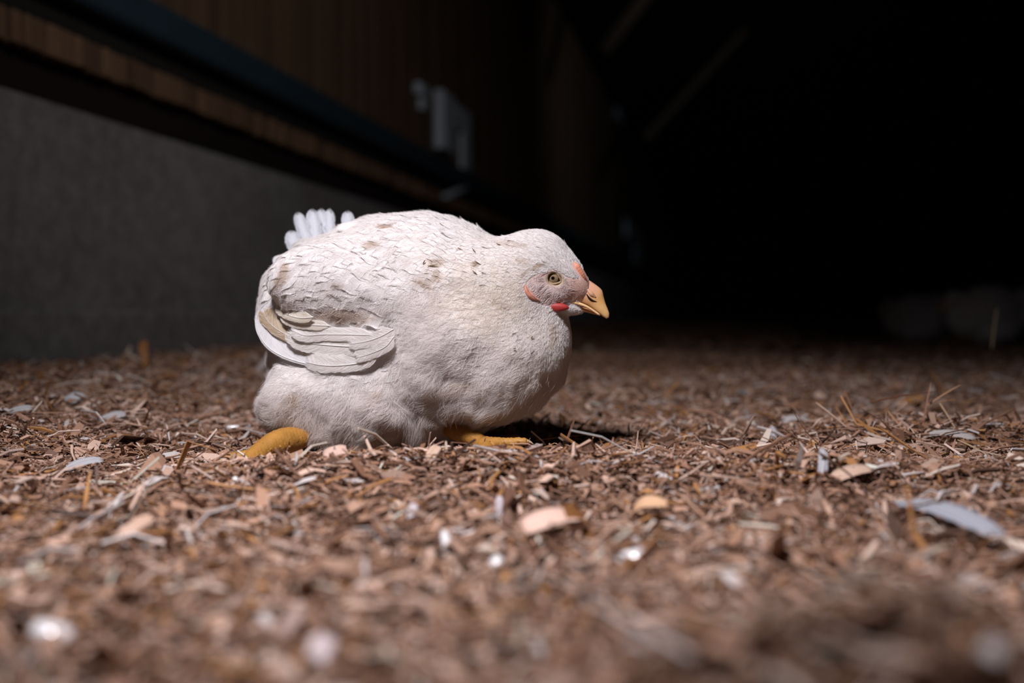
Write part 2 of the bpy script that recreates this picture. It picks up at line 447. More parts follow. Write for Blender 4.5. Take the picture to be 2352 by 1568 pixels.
def polygonise(S, lo, hi, h, n_snap=3):
    ax = [np.arange(a, b, h) for a, b in zip(lo, hi)]
    X = np.stack(np.meshgrid(*ax, indexing='ij'), -1).astype(np.float32); shp = X.shape[:3]
    val = np.empty(shp, np.float32); flat = X.reshape(-1, 3)
    v = val.reshape(-1)
    for i in range(0, len(flat), 400000): v[i:i + 400000] = S(flat[i:i + 400000].astype(float))
    ins = val < 0
    n = np.array(shp) - 1
    cnt = np.zeros(n, np.int8)
    for a in (0, 1):
        for b in (0, 1):
            for c in (0, 1): cnt += ins[a:n[0] + a, b:n[1] + b, c:n[2] + c]
    act = (cnt > 0) & (cnt < 8); ids = -np.ones(n, np.int64); ids[act] = np.arange(act.sum())
    cells = np.argwhere(act); V = np.array(lo) + (cells + .5) * h
    F = []
    for axn in range(3):
        o1, o2 = (axn + 1) % 3, (axn + 2) % 3
        sl = [slice(None)] * 3; sl[axn] = slice(0, -1); s2 = [slice(None)] * 3; s2[axn] = slice(1, None)
        ch = ins[tuple(sl)] != ins[tuple(s2)]; e = np.argwhere(ch)
        e = e[(e[:, o1] > 0) & (e[:, o2] > 0) & (e[:, o1] < n[o1]) & (e[:, o2] < n[o2])]
        neg = ins[tuple(e.T)]
        def cid(a, b):
            q = e.copy(); q[:, o1] -= a; q[:, o2] -= b; return ids[tuple(q.T)]
        f = np.stack([cid(1, 1), cid(0, 1), cid(0, 0), cid(1, 0)], -1)
        f[~neg] = f[~neg][:, ::-1]; F.append(f)
    F = np.concatenate(F); F = F[(F >= 0).all(1)]
    return S.snap(V, 0, n_snap), F

B = Shape()
(B.ell(905, 718, 1.05, 285, 214, .085, 0)
  .ell(1000, 640, 1.03, 190, 130, .068, -14, k=.03)
  .ell(1165, 806, 1.005, 142, 128, .064, k=.03)
  .ell(1070, 740, 1.02, 170, 165, .070, k=.03)
  .ell(880, 885, 1.045, 235, 125, .078, k=.03)
  .ell(690, 722, 1.075, 82, 118, .055, 14, k=.03)
  .ell(722, 605, 1.105, 56, 58, .026, 10, k=.022)
  .ell(1125, 880, 1.01, 130, 62, .050, 12, k=.025)
  .ell(985, 925, 1.05, 110, 70, .055, 10, k=.025)
  .ell(785, 935, .990, 150, 88, .030, 0, k=.02)
  .ell(790, 655, .990, 178, 92, .031, -6, k=.014)
  .ell(670, 925, 1.0, 66, 70, .032, 0, k=.014)
  .ell(1160, 665, .995, 105, 98, .044, 0, k=.03)
  .ell(1030, 800, 1.01, 115, 95, .066, 0, k=.03)
  .ell(705, 845, 1.05, 66, 60, .05, 0, k=.02)
  .ell(1232, 612, .984, 84, 82, .0275, -30, k=.022)
  .ell(1292, 640, .983, 60, 50, .0205, -35, k=.012)
  .ell(1318, 664, .983, 38, 30, .0095, -35, k=.010)
  .ell(1262, 668, .982, 50, 34, .0205, -15, k=.008)
  .ell(1248, 748, 1.0, 48, 62, .030, 0, k=.02)
  .ell(1300, 706, .984, 42, 13, .010, -10, k=.006)
  .ell(1266, 621, .9725, 42, 8, .0075, -34, k=.005)       # brow ridge
  .ell(1272, 640, .962, 17, 13, .0045, -20, k=.004, sub=True)   # eye socket
)
HC = P(1285, 650, .983)
def lumps(p):
    far = ss(.055, .11, np.linalg.norm(p - HC, axis=-1))
    low = ss(.115, .07, p[:, 2])
    return far * ((.0026 + .0026 * low) * noise3(p, .030, 21) + (.0012 + .0012 * low) * noise3(p, .014, 22))
B.noisy = lumps
# legs
HG = np.array([float(P(900, 1000, 1.04)[0]), 1.04, 0.0]); HG[2] = float(ground(HG[0], HG[1]))
hen = empty('hen', HG, 'white broiler hen crouching on the shavings, facing right, in sharp focus', 'hen', 'white hens in the barn')

lo = P(560, 1060, 1.0); lo[1] = .93; hi = P(1370, 460, 1.0); hi[1] = 1.16
lo = lo - .01; hi = hi + .012
V, Fq = polygonise(B, lo, hi, .0026)
# one subdivision, then back on to the surface
def subdivide(S, V, F):
    E = np.concatenate([F[:, [0, 1]], F[:, [1, 2]], F[:, [2, 3]], F[:, [3, 0]]]); Es = np.sort(E, 1)
    u, inv = np.unique(Es, axis=0, return_inverse=True); inv = inv.ravel(); n = len(F); m = len(V)
    mid = V[u].mean(1); cen = V[F].mean(1); e = [m + inv[i * n:(i + 1) * n] for i in range(4)]; c = m + len(u) + np.arange(n)
    V2 = np.concatenate([V, mid, cen])
    F2 = np.concatenate([np.stack([F[:, 0], e[0], c, e[3]], -1), np.stack([F[:, 1], e[1], c, e[0]], -1), np.stack([F[:, 2], e[2], c, e[1]], -1), np.stack([F[:, 3], e[3], c, e[2]], -1)])
    return S.snap(V2, 0, 2), F2
V, Fq = subdivide(B, V, Fq)

def in_ell(x, y, cx, cy, rx, ry, rot=0):
    a = math.radians(rot); dx, dy = x - cx, y - cy
    u = dx * math.cos(a) + dy * math.sin(a); v = -dx * math.sin(a) + dy * math.cos(a)
    return np.sqrt((u / rx) ** 2 + (v / ry) ** 2)
def skin_mask(p):                        # 1 on the bare face
    x, y = proj(p)
    a = 1 - ss(.88, 1.08, in_ell(x, y, 1256, 664, 50, 37, 12))
    b = 1 - ss(.88, 1.08, in_ell(x, y, 1326, 669, 46, 27, 32)); e = 1 - ss(.85, 1.1, in_ell(x, y, 1352, 645, 30, 17, 55))
    c = 1 - ss(.8, 1.1, in_ell(x, y, 1275, 640, 30, 20, 20))
    d = 1 - ss(.8, 1.1, in_ell(x, y, 1328, 620, 10, 25, -35))
    return np.maximum.reduce([a, b, c, d, e]) * (p[:, 1] < 1.03)

# soiled patches of plumage, plus shade painted at brow, wing coverts and rear hollow
SOIL_AND_SHADE = [(884, 521, 22, 7, -8, .75), (852, 562, 26, 9, -10, .6), (1092, 606, 7, 6, 0, .9), (1002, 604, 26, 10, -5, .5), (998, 640, 22, 14, -25, .55),
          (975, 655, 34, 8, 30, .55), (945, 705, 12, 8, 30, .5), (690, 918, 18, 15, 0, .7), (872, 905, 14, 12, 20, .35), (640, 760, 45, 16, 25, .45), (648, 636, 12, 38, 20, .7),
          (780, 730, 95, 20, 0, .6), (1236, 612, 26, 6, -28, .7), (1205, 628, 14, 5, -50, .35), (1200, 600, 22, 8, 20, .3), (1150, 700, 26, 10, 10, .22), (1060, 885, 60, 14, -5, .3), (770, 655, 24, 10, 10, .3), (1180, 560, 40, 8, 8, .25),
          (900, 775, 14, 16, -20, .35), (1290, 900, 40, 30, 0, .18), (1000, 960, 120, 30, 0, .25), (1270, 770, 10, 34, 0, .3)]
def plumage_colour(p, r=None):
    x, y = proj(p); n = noise3(p, .03, 31); n2 = noise3(p, .006, 32)
    base = np.array([.885, .842, .822]) + n[:, None] * .02 * np.array([.3, .6, 1.])
    cream = np.clip(np.exp(-((x - 1130) / 110) ** 2 - ((y - 690) / 90) ** 2) + .5 * np.exp(-((x - 1240) / 90) ** 2 - ((y - 860) / 90) ** 2), 0, 1)
    base = base * (1 - cream[:, None] * np.array([.01, .035, .10]))
    soil_shade = np.zeros(len(p)); st = np.array([.46, .30, .17])
    for cx, cy, rx, ry, rot, s in SOIL_AND_SHADE:
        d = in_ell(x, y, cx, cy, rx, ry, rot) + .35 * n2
        soil_shade = np.maximum(soil_shade, s * (1 - ss(.45, 1.15, d)))
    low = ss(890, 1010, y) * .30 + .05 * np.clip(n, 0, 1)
    soil_shade = np.clip(np.maximum(soil_shade, low) * (p[:, 1] < 1.08), 0, 1)
    return base * (1 - soil_shade[:, None]) + st * soil_shade[:, None]

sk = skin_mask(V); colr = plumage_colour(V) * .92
x, y = proj(V)
face = np.array([.54, .40, .37]) + .06 * noise3(V, .003, 41)[:, None]
red = np.exp(-((x - 1241) / 9) ** 2 - ((y - 624) / 10) ** 2)[:, None]
face = face * (1 - red * .8) + np.array([.48, .10, .09]) * red * .8
pink = ss(1290, 1330, x)[:, None]; face = face * (1 - pink) + np.array([.66, .40, .33]) * pink
lid = (1 - ss(.8, 1.15, in_ell(x, y, 1275, 641, 24, 17, 15)))[:, None]
face = face * (1 - lid) + np.array([.33, .25, .16]) * lid
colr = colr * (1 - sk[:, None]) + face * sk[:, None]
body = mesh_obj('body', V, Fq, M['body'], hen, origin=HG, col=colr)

# -------- feather flow
FLOW = np.array([(1300, 600, -.75, .6), (1340, 650, -.6, .7), (1240, 545, -1, .15), (1190, 560, -1, -.1), (1150, 600, -1, -.35), (1205, 640, -.9, -.35), (1120, 700, -.85, -.6), (1230, 745, -.5, -.9), (1265, 800, -.35, -.95),
                 (1260, 880, -.7, -.5), (1150, 880, -.8, -.45), (1000, 700, -.95, -.35), (1050, 580, -1, .1), (850, 545, -1, -.18), (700, 600, -.7, -.6), (830, 740, -1, -.1), (660, 760, -.8, -.2),
                 (900, 900, -.6, -.6), (770, 950, -.4, -.85), (640, 930, -.9, -.35), (1000, 960, -.35, -.95), (1120, 940, -.5, -.85), (660, 650, -.6, -.8), (1300, 715, -.7, -.5)])
def flow(p, g):
    x, y = proj(p); w_ = 1 / (((x[:, None] - FLOW[:, 0]) ** 2 + (y[:, None] - FLOW[:, 1]) ** 2) + 900) ** 1.5
    d = (w_[:, :, None] * FLOW[:, 2:]).sum(1) / w_.sum(1)[:, None]
    v = np.stack([d[:, 0], .12 + 0 * d[:, 0], d[:, 1]], -1)
    v = v - g * (v * g).sum(1)[:, None]
    return unit(v)

# area-weighted samples on the body
tri = np.concatenate([Fq[:, [0, 1, 2]], Fq[:, [0, 2, 3]]])
ta = np.linalg.norm(np.cross(V[tri[:, 1]] - V[tri[:, 0]], V[tri[:, 2]] - V[tri[:, 0]]), axis=1)
def sample(n, weight=None):
    w_ = ta if weight is None else ta * weight(V[tri[:, 0]])
    t = rng.choice(len(tri), n, p=w_ / w_.sum()); a, b = rng.random((2, n)); f = a + b > 1; a[f], b[f] = 1 - a[f], 1 - b[f]
    q = tri[t]; return V[q[:, 0]] + a[:, None] * (V[q[:, 1]] - V[q[:, 0]]) + b[:, None] * (V[q[:, 2]] - V[q[:, 0]])
def headness(p):                         # 1 on the head, 0 from the shoulders on
    return 1 - ss(.035, .125, np.linalg.norm(p - HC, axis=-1))
def nearside(p):                         # the visible half gets the larger share
    return np.where(p[:, 1] < 1.085, 1.0, .35)
def fluff(p):
    x, y = proj(p); return np.maximum(ss(840, 930, y), .8 * ss(1060, 1000, x) * ss(640, 700, y) * ss(870, 960, x))
def wing_zone(p):
    x, y = proj(p)
    return (1 - ss(.9, 1.08, in_ell(x, y, 790, 690, 190, 140, 0))) * (p[:, 1] < 1.03)

def thin(p, r):                          # drop samples that crowd each other
    order = rng.permutation(len(p)); keep = []; grid = {}; p = np.asarray(p)
    for i in order:
        c = tuple((p[i] // r[i]).astype(int)); ok = True
        for a in (-1, 0, 1):
            for b in (-1, 0, 1):
                for d in (-1, 0, 1):
                    for j in grid.get((c[0] + a, c[1] + b, c[2] + d), ()):
                        if np.sum((p[i] - p[j]) ** 2) < r[i] ** 2: ok = False; break
                    if not ok: break
                if not ok: break
            if not ok: break
        if ok: grid.setdefault(c, []).append(i); keep.append(i)
    return np.array(keep)

def cards(p, L, W, lift, name, parent, mat, jitter=.18, nu=6, nv=7, droop=None, kind='stuff', barbs=0, br=.0001, stray=.05):
    """Feather vanes laid over the body: each follows the surface and lifts towards its tip."""
    n = len(p); g = B.grad(p); d = flow(p, g); s = np.cross(d, g)
    a = rng.normal(0, jitter, n)[:, None]; d, s = d * np.cos(a) + s * np.sin(a), s * np.cos(a) - d * np.sin(a)
    tu = np.linspace(-1, 1, nu); tv = np.linspace(0, 1, nv)
    # outline: narrow root, round tip
    q = p.copy(); rows = []; dd = d.copy(); dirs = []; nor = []
    step = L / (nv - 1)
    for k in range(nv):
        rows.append(q); gg = B.grad(q); nor.append(gg); dd = unit(dd - gg * (dd * gg).sum(1)[:, None]); dirs.append(dd)
        q = B.snap(q + dd * step[:, None], 0, 1)
    rows = np.stack(rows, 1); nor = np.stack(nor, 1); dirs = np.stack(dirs, 1); side = np.cross(dirs, nor)
    wv = np.sin(np.pi * np.clip(tv * .72 + .14, 0, 1)) ** .8; wv = wv * np.where(tv > .75, np.sqrt(np.clip(1 - ((tv - .75) / .27) ** 2, 0, 1)), 1); wv[0] *= .4
    cup = .18
    X = rows[:, :, None, :] + side[:, :, None, :] * (tu[None, None, :, None] * (W[:, None] * wv)[:, :, None, None] * .5)
    X = X - dirs[:, :, None, :] * ((np.abs(tu) ** 2)[None, None, :, None] * (W * .22)[:, None, None, None])
    Y_ = B.snap(X.reshape(-1, 3), 0, 2).reshape(X.shape)
    off = .0004 + lift[:, None] * (tv ** 1.6)[None] ; curl = rng.normal(0, 1, n)
    O = off[:, :, None] * (1 - cup * (tu ** 2)[None, None, :]) + (curl * lift * .25)[:, None, None] * tu[None, None, :] * tv[None, :, None]
    O = np.maximum(O, .0002)
    Y_ = Y_ + nor[:, :, None, :] * O[..., None]
    base = (np.arange(n) * nu * nv)[:, None, None]; k = (np.arange(nv - 1) * nu)[:, None] + np.arange(nu - 1)[None]
    F = np.stack([base + k, base + k + 1, base + k + nu + 1, base + k + nu], -1).reshape(-1, 4)
    uu, vv = np.meshgrid((tu + 1) / 2, tv); uv = np.tile(np.stack([uu, vv], -1).reshape(-1, 2), (n, 1))
    tone = 1 + rng.normal(0, .02, n)
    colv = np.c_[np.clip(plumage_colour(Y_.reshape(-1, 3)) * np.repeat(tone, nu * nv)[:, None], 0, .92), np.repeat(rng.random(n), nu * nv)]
    o = mesh_obj(name, Y_.reshape(-1, 3), F, mat, parent, origin=HG, col=colv, uv=uv, kind=kind)
    if barbs:                            # the barbs themselves, combed off each shaft, fraying past the rim
        npt = 5; v0 = rng.uniform(.02, .93, (n, barbs)); v0 = v0 + .012 * np.sin(v0 * 90 + rng.uniform(0, 6, (n, 1))); sg = np.where(rng.random((n, barbs)) < .5, -1., 1.)
        ln = rng.uniform(.75, 1.12, (n, barbs)) * (1 + .14 * np.sin(v0 * 23 + sg * 2 + rng.uniform(0, 6, (n, 1))))
        k_ = (.22 + .16 * rng.random((n, barbs))) * np.where(v0 > .7, 1 - (v0 - .7) * 1.2, 1)
        st_ = rng.normal(0, stray, (n, barbs))
        cu, cv, ce = [], [], []
        for i in range(npt):
            t = i / (npt - 1); cu.append(sg * ln * (t ** .85) * .98 * np.where(v0 > .85, .75, 1) + st_ * t * t); cv.append(v0 + k_ * ln * t ** 1.25 + st_ * t * t * .6); ce.append(np.full((n, barbs), t))
        cu = np.stack(cu, -1); cv = np.stack(cv, -1); ce = np.stack(ce, -1)
        gu = (cu + 1) / 2 * (nu - 1); gv = cv * (nv - 1); iu = np.clip(np.floor(gu), 0, nu - 2).astype(int); iv = np.clip(np.floor(gv), 0, nv - 2).astype(int)
        fu = (gu - iu)[..., None]; fv = np.clip(gv - iv, 0, 1.9)[..., None]; a0 = np.arange(n)[:, None, None]
        G_ = lambda i, j: Y_[a0, j, i]
        Q = (G_(iu, iv) * (1 - fu) + G_(iu + 1, iv) * fu) * (1 - fv) + (G_(iu, iv + 1) * (1 - fu) + G_(iu + 1, iv + 1) * fu) * fv
        Q = Q + nor[a0, np.minimum(iv, nv - 1)] * (.00012 + .0006 * ce ** 2 * rng.uniform(-.2, 1.3, (n, barbs, 1)) * (1 + stray * 12))[..., None]
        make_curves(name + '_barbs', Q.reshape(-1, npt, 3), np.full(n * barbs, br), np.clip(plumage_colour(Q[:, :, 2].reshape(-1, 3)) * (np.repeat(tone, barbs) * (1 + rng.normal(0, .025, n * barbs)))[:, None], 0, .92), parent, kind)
    return o

def make_curves(name, pts, r, c, parent, kind='stuff'):
    n, npt = pts.shape[:2]
    hc = bpy.data.hair_curves.new(name); hc.add_curves([npt] * n)
    hc.attributes['position'].data.foreach_set('vector', (pts.reshape(-1, 3) - HG).astype(np.float32).ravel())
    ra = hc.attributes.get('radius') or hc.attributes.new('radius', 'FLOAT', 'POINT')
    prof = np.array([1, .95, .8, .55, .12])[:npt] if npt == 5 else np.linspace(1, .15, npt)
    ra.data.foreach_set('value', (r[:, None] * prof[None]).astype(np.float32).ravel())
    at = hc.attributes.new('tint', 'FLOAT_COLOR', 'CURVE'); at.data.foreach_set('color', np.c_[c, np.ones(n)].astype(np.float32).ravel())
    hc.materials.append(M['down']); return link(bpy.data.objects.new(name, hc), parent, kind)

def hairs(p, L, r, lift, name, parent, clump=.6, per=36, spread=.25, npt=5, white=None, curlamp=.15, kind='stuff'):
    n = len(p); g = B.grad(p); d = flow(p, g)
    cl = noise3(p, .007, 51) * 1.2 + noise3(p, .02, 52) * .8
    a = (rng.normal(0, spread, n) + cl * spread * 1.6)[:, None]; s = np.cross(d, g); d = d * np.cos(a) + s * np.sin(a)
    pts = []; q = p.copy(); step = (L / (npt - 1))[:, None]; lf = lift * (1 + .5 * noise3(p, .009, 53))
    bend = rng.normal(0, curlamp, n)[:, None]
    for k in range(npt):
        t = k / (npt - 1); gg = B.grad(q) if k % 2 == 0 else gg
        pts.append(q + gg * (lf * t ** 1.2)[:, None]); d = unit(d - gg * (d * gg).sum(1)[:, None]); s = np.cross(d, gg)
        d = unit(d + s * bend); q = q + d * step
        if k % 2 == 0: q = B.snap(q, 0, 1)
    pts = np.stack(pts, 1)
    if clump:                            # barbs gather into tufts
        from mathutils.kdtree import KDTree
        gi = rng.choice(n, max(1, n // per), replace=False); kd = KDTree(len(gi))
        for j, i in enumerate(gi): kd.insert(p[i], j)
        kd.balance(); near = gi[np.array([kd.find(v)[1] for v in p])]
        t = np.linspace(0, 1, npt); wgt = (clump * t ** 1.3)[None, :, None] * rng.uniform(.5, 1, (n, 1, 1))
        pts = pts * (1 - wgt) + pts[near] * wgt
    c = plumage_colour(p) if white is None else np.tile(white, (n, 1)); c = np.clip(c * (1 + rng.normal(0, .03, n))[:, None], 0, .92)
    return make_curves(name, pts, r, c, parent, kind)

# contour feathers of the body and neck
cand = sample(60000, lambda p: nearside(p) * (1 - wing_zone(p)) * (1 + 6 * headness(p)))
cand = cand[(skin_mask(cand) < .2) & (cand[:, 2] > .012)]
hd = headness(cand); R_ = .0085 * (1 - hd) + .0032 * hd
cand = cand[thin(cand, R_)]; hd = headness(cand); fl = fluff(cand); n = len(cand)
L_ = (.024 * (1 - hd) + .0100 * hd) * rng.uniform(.8, 1.25, n); W_ = (.015 * (1 - hd) + .0045 * hd) * rng.uniform(.8, 1.2, n)
back = ss(.14, .19, cand[:, 2]) * (1 - hd)
lf_ = (.0005 + .0007 * back) * rng.uniform(.5, 1.6, n) * np.where((rng.random(n) < .03) & ((cand[:, 2] > .19) | (hd > .6)) & (fl < .1), 4.5 - 2.2 * hd, 1)
for sel, nm, nb_, br_, sy_ in ((hd > .45, 'head_plumage', 30, .00008, .06), ((hd <= .45) & (fl < .5), 'plumage', 84, .00008, .06), ((hd <= .45) & (fl >= .5), 'belly_plumage', 84, .00009, .16)):
    cards(cand[sel], L_[sel], W_[sel], lf_[sel], nm, hen, M['feather'], barbs=nb_, br=br_, stray=sy_)
print('contour feathers', n)

# wing: the folded near wing
wing = empty('wing', HG); wing.parent = hen; wing.location = (0, 0, 0)
cand = sample(16000, lambda p: wing_zone(p) + 1e-6); cand = cand[wing_zone(cand) > .3]
xw, yw = proj(cand); cand = cand[thin(cand, .0085 + 0 * xw)]; xw, yw = proj(cand); n = len(cand)
sz = ss(560, 700, yw) * .35 + .85
cards(cand, .026 * sz * rng.uniform(.85, 1.2, n), .018 * sz * rng.uniform(.85, 1.15, n), .0016 * sz * rng.uniform(.5, 1.5, n), 'wing_coverts', wing, M['feather'], jitter=.14, barbs=96, br=.00008, stray=.06)

def surfY(px, py):                       # depth of the hen's near surface on a sight line (or nan)
    px = np.atleast_1d(np.asarray(px, float)); py = np.atleast_1d(np.asarray(py, float))
    d = ray(px, py); t = np.full(len(px), .88); 
    for _ in range(60):
        p = CAM + d * t[:, None]; t = t + np.clip(B(p), -.01, .02) * .8
    p = CAM + d * t[:, None]; ok = np.abs(B(p)) < .002
    return np.where(ok, p[:, 1], np.nan)

def vane(path, wa, wb, name, parent, mat, origin, n=22, nu=9, tint=(.86, .84, .86), shaft=.0006, cup=.12, face=(0, -1, 0), seed=0, tip=.82, ragged=.04, barbs=None):
    """One feather: path of 3-D points root to tip, wa/wb = vane widths (m) on either side, rounded tip, with its shaft."""
    r_ = np.random.default_rng(seed + 77)
    pts = spline(path, n); T = unit(np.gradient(pts, axis=0)); fc = unit(np.asarray(face, float)); S = unit(np.cross(T, np.tile(fc, (n, 1)))); N = np.cross(S, T)
    tv = np.linspace(0, 1, n); tu = np.linspace(-1, 1, nu)
    pr = ss(-.02, .14, tv) * np.where(tv > tip, np.sqrt(np.clip(1 - ((tv - tip) / (1.004 - tip)) ** 2, 0, 1)), 1)
    V_ = []; uv = []
    for i in range(n):
        for j, u in enumerate(tu):
            wd = (wb if u > 0 else wa) * pr[i] * (1 + ragged * r_.normal())
            q = pts[i] + S[i] * u * wd - T[i] * 0 + N[i] * (-cup * wd * u * u) + T[i] * abs(u) * wd * .35
            V_.append(q); uv.append(((u + 1) / 2, tv[i]))
    F = [(i * nu + j, i * nu + j + 1, (i + 1) * nu + j + 1, (i + 1) * nu + j) for i in range(n - 1) for j in range(nu - 1)]
    if barbs is not None:
        G = np.array(V_).reshape(n, nu, 3); m = 420; v0 = r_.uniform(.02, .95, m); v0 = v0 + .01 * np.sin(v0 * 80); sg = np.where(r_.random(m) < .5, -1., 1.); kk = r_.uniform(.10, .20, m) * np.where(v0 > .8, .5, 1)
        ln = r_.uniform(.8, 1.12, m) * (1 + .10 * np.sin(v0 * 31 + sg)); Q = []
        for i in range(5):
            t = i / 4; cu = sg * ln * t ** .9; cv = v0 + kk * t ** 1.3 * ln
            gu = (cu + 1) / 2 * (nu - 1); gv = cv * (n - 1); iu = np.clip(np.floor(gu), 0, nu - 2).astype(int); iv = np.clip(np.floor(gv), 0, n - 2).astype(int)
            fu = (gu - iu)[:, None]; fv = np.clip(gv - iv, 0, 1.5)[:, None]
            q_ = (G[iv, iu] * (1 - fu) + G[iv, iu + 1] * fu) * (1 - fv) + (G[iv + 1, iu] * (1 - fu) + G[iv + 1, iu + 1] * fu) * fv
            Q.append(q_ + fc * (.00012 + .0006 * t * t * r_.random(m))[:, None])
        barbs.append((np.stack(Q, 1), np.tile(tint, (m, 1)) * (1 + r_.normal(0, .02, m))[:, None]))
    sv, sf = tube(pts + fc * .0004, np.linspace(shaft, shaft * .25, n), 6)
    k = len(V_); V_ = np.vstack([V_, sv]); uv += [(.5, .2)] * len(sv); F += [tuple(i + k for i in f) for f in sf]
    col = np.tile(np.array([*tint, (seed * .37) % 1]), (len(V_), 1)); col[k:, :3] = (.9, .88, .85)
    return mesh_obj(name, V_, F, mat, parent, origin=origin, col=col, uv=uv)

def wing_path(pp, layer):                # pixels to points just outside the hen's side
    pp = np.array(pp, float); pp = spline(np.c_[pp, np.zeros(len(pp))], 9)[:, :2]
    ys_ = surfY(pp[:, 0], pp[:, 1]); ye = .955 + .00016 * np.clip(880 - pp[:, 0], 0, 400)
    Y = np.where(np.isnan(ys_), ye, ys_ - layer); Y = np.minimum(Y, ye - layer * .5 + .004)
    Y = np.convolve(np.r_[Y[0], Y, Y[-1]], [.25, .5, .25], 'valid')
    return P(pp[:, 0], pp[:, 1], Y)
q = .97 / FPX
WT = (.80, .74, .66)
FE = [  # path, upper width px, lower width px, layer, tint
    ([(800, 846), (720, 838), (650, 818), (608, 788), (591, 750), (594, 716), (614, 694)], 48, 5, .003, (.87, .85, .85)),
    ([(760, 800), (690, 782), (640, 758), (614, 735), (604, 712)], 26, 16, .005, (.62, .50, .36)),
    ([(872, 816), (830, 832), (780, 839), (735, 838), (700, 830)], 26, 17, .0080, (.88, .84, .81)),
    ([(880, 806), (820, 812), (760, 812), (715, 806), (680, 790)], 18, 16, .0070, (.83, .77, .68)),
    ([(885, 796), (820, 796), (750, 792), (700, 784), (659, 762)], 24, 24, .0095, (.87, .83, .79)),
    ([(872, 770), (800, 768), (740, 768), (700, 770), (668, 756)], 17, 16, .0115, (.88, .84, .81)),
    ([(905, 772), (885, 796), (850, 812), (815, 822)], 17, 14, .0115, (.87, .83, .80)),
    ([(905, 755), (875, 772), (840, 784), (800, 790)], 16, 15, .0125, (.88, .84, .81)),
    ([(760, 748), (715, 746), (680, 742), (645, 728)], 12, 12, .0090, (.86, .81, .74)),
    ([(720, 728), (690, 730), (660, 722), (634, 706)], 14, 12, .0100, (.84, .78, .69)),
]
FB = []
for i, (pp, wu, wl, lay, tint) in enumerate(FE):
    vane(wing_path(pp, lay), wl * q, wu * q, 'flight_feather', wing, M['quill'], HG, tint=tint, seed=i, shaft=.0007 if i in (0, 2, 4) else .0004, cup=.05, ragged=.05, barbs=FB)

make_curves('vane_barbs', np.concatenate([a for a, b in FB]), np.full(sum(len(a) for a, b in FB), .00006), np.clip(np.concatenate([b for a, b in FB]), 0, .92), wing)

# tail feathers
TF = [([(735, 620), (708, 560), (695, 525), (684, 488)], 1.135, 15), ([(745, 615), (728, 560), (722, 520), (717, 481)], 1.12, 17), ([(752, 612), (742, 560), (740, 520), (738, 480)], 1.13, 15),
      ([(765, 610), (760, 560), (757, 520), (757, 480)], 1.115, 13), ([(800, 610), (800, 560), (800, 520), (799, 485)], 1.115, 16), ([(720, 640), (692, 590), (676, 560), (668, 530)], 1.12, 18),
      ([(700, 680), (668, 640), (650, 605), (645, 585)], 1.10, 22), ([(690, 720), (655, 690), (628, 660), (622, 630)], 1.09, 22), ([(690, 760), (650, 735), (618, 705), (610, 672)], 1.08, 22)]
TB = []
for i, (pp, Y, wd) in enumerate(TF):
    Ys = np.linspace(Y - .03, Y, len(pp)); pts = np.array([P(a, b, yy) for (a, b), yy in zip(pp, Ys)])
    vane(pts, wd * Y / FPX, wd * Y / FPX, 'tail_feather', hen, M['quill'], HG, tint=(.66, .67, .70) if i < 6 else (.84, .83, .82), seed=30 + i, shaft=.0006, tip=.70, face=(.25, -1, .1), barbs=TB)  # first six greyed to stand in for light falling off at the tail

make_curves('tail_barbs', np.concatenate([a for a, b in TB]), np.full(sum(len(a) for a, b in TB), .00010), np.clip(np.concatenate([b for a, b in TB]), 0, .92), hen)

# down: fine barbs that soften everything
N1 = 150000
p = sample(N1, lambda p: nearside(p) * (1 + 2.2 * headness(p) + .4 * fluff(p)) * (1 - .35 * wing_zone(p)))
p = p[skin_mask(p) < .35]; hd = headness(p); fl = fluff(p); n = len(p)
L_ = (.012 * (1 - hd) + .0055 * hd) * (1 + .5 * fl) * rng.uniform(.6, 1.3, n)
hairs(p, L_, np.full(n, .00008), (.0022 * (1 - hd) + .0012 * hd) * (1 + 1.2 * fl) * rng.uniform(.3, 1.5, n), 'down', hen, spread=.28)
# longer wisps under the belly, thigh and breast
p = sample(30000, lambda p: fluff(p) * nearside(p) + 1e-7); n = len(p)
hairs(p, .016 * rng.uniform(.6, 1.3, n), np.full(n, .00008), .006 * rng.uniform(.2, 1.5, n), 'down', hen, spread=.45, curlamp=.25)
# ragged tufts hanging from the underside
def under(p):
    x, y = proj(p); return ss(905, 960, y) * ss(700, 760, x) * ss(1215, 1150, x) * (p[:, 1] < 1.06) + 1e-6
p = sample(26000, under); n = len(p); tl = noise3(p, .016, 71)
hairs(p, (.019 + .012 * np.clip(tl, -.6, 1)) * rng.uniform(.6, 1.3, n), np.full(n, .00009), (.009 + .005 * tl) * rng.uniform(.3, 1.4, n), 'down', hen, clump=.9, per=90, spread=.35, curlamp=.12)
# bristles on the bare face
p = sample(200000, lambda p: np.clip(skin_mask(p), 1e-9, 1)); p = p[(skin_mask(p) > .4)][:5200]
xf, yf = proj(p); keep = (in_ell(xf, yf, 1275, 641, 24, 17, 15) > 1.0) & (rng.random(len(p)) > .9 * ss(1295, 1330, xf)) & (in_ell(xf, yf, 1333, 618, 12, 26, -30) > 1); p = p[keep]; n = len(p)
hairs(p, .0030 * rng.uniform(.5, 1.2, n), np.full(n, .00011), .0006 * rng.uniform(.3, 1.5, n), 'face_bristles', hen, spread=.3, white=(.80, .72, .70))
print('hairs done')

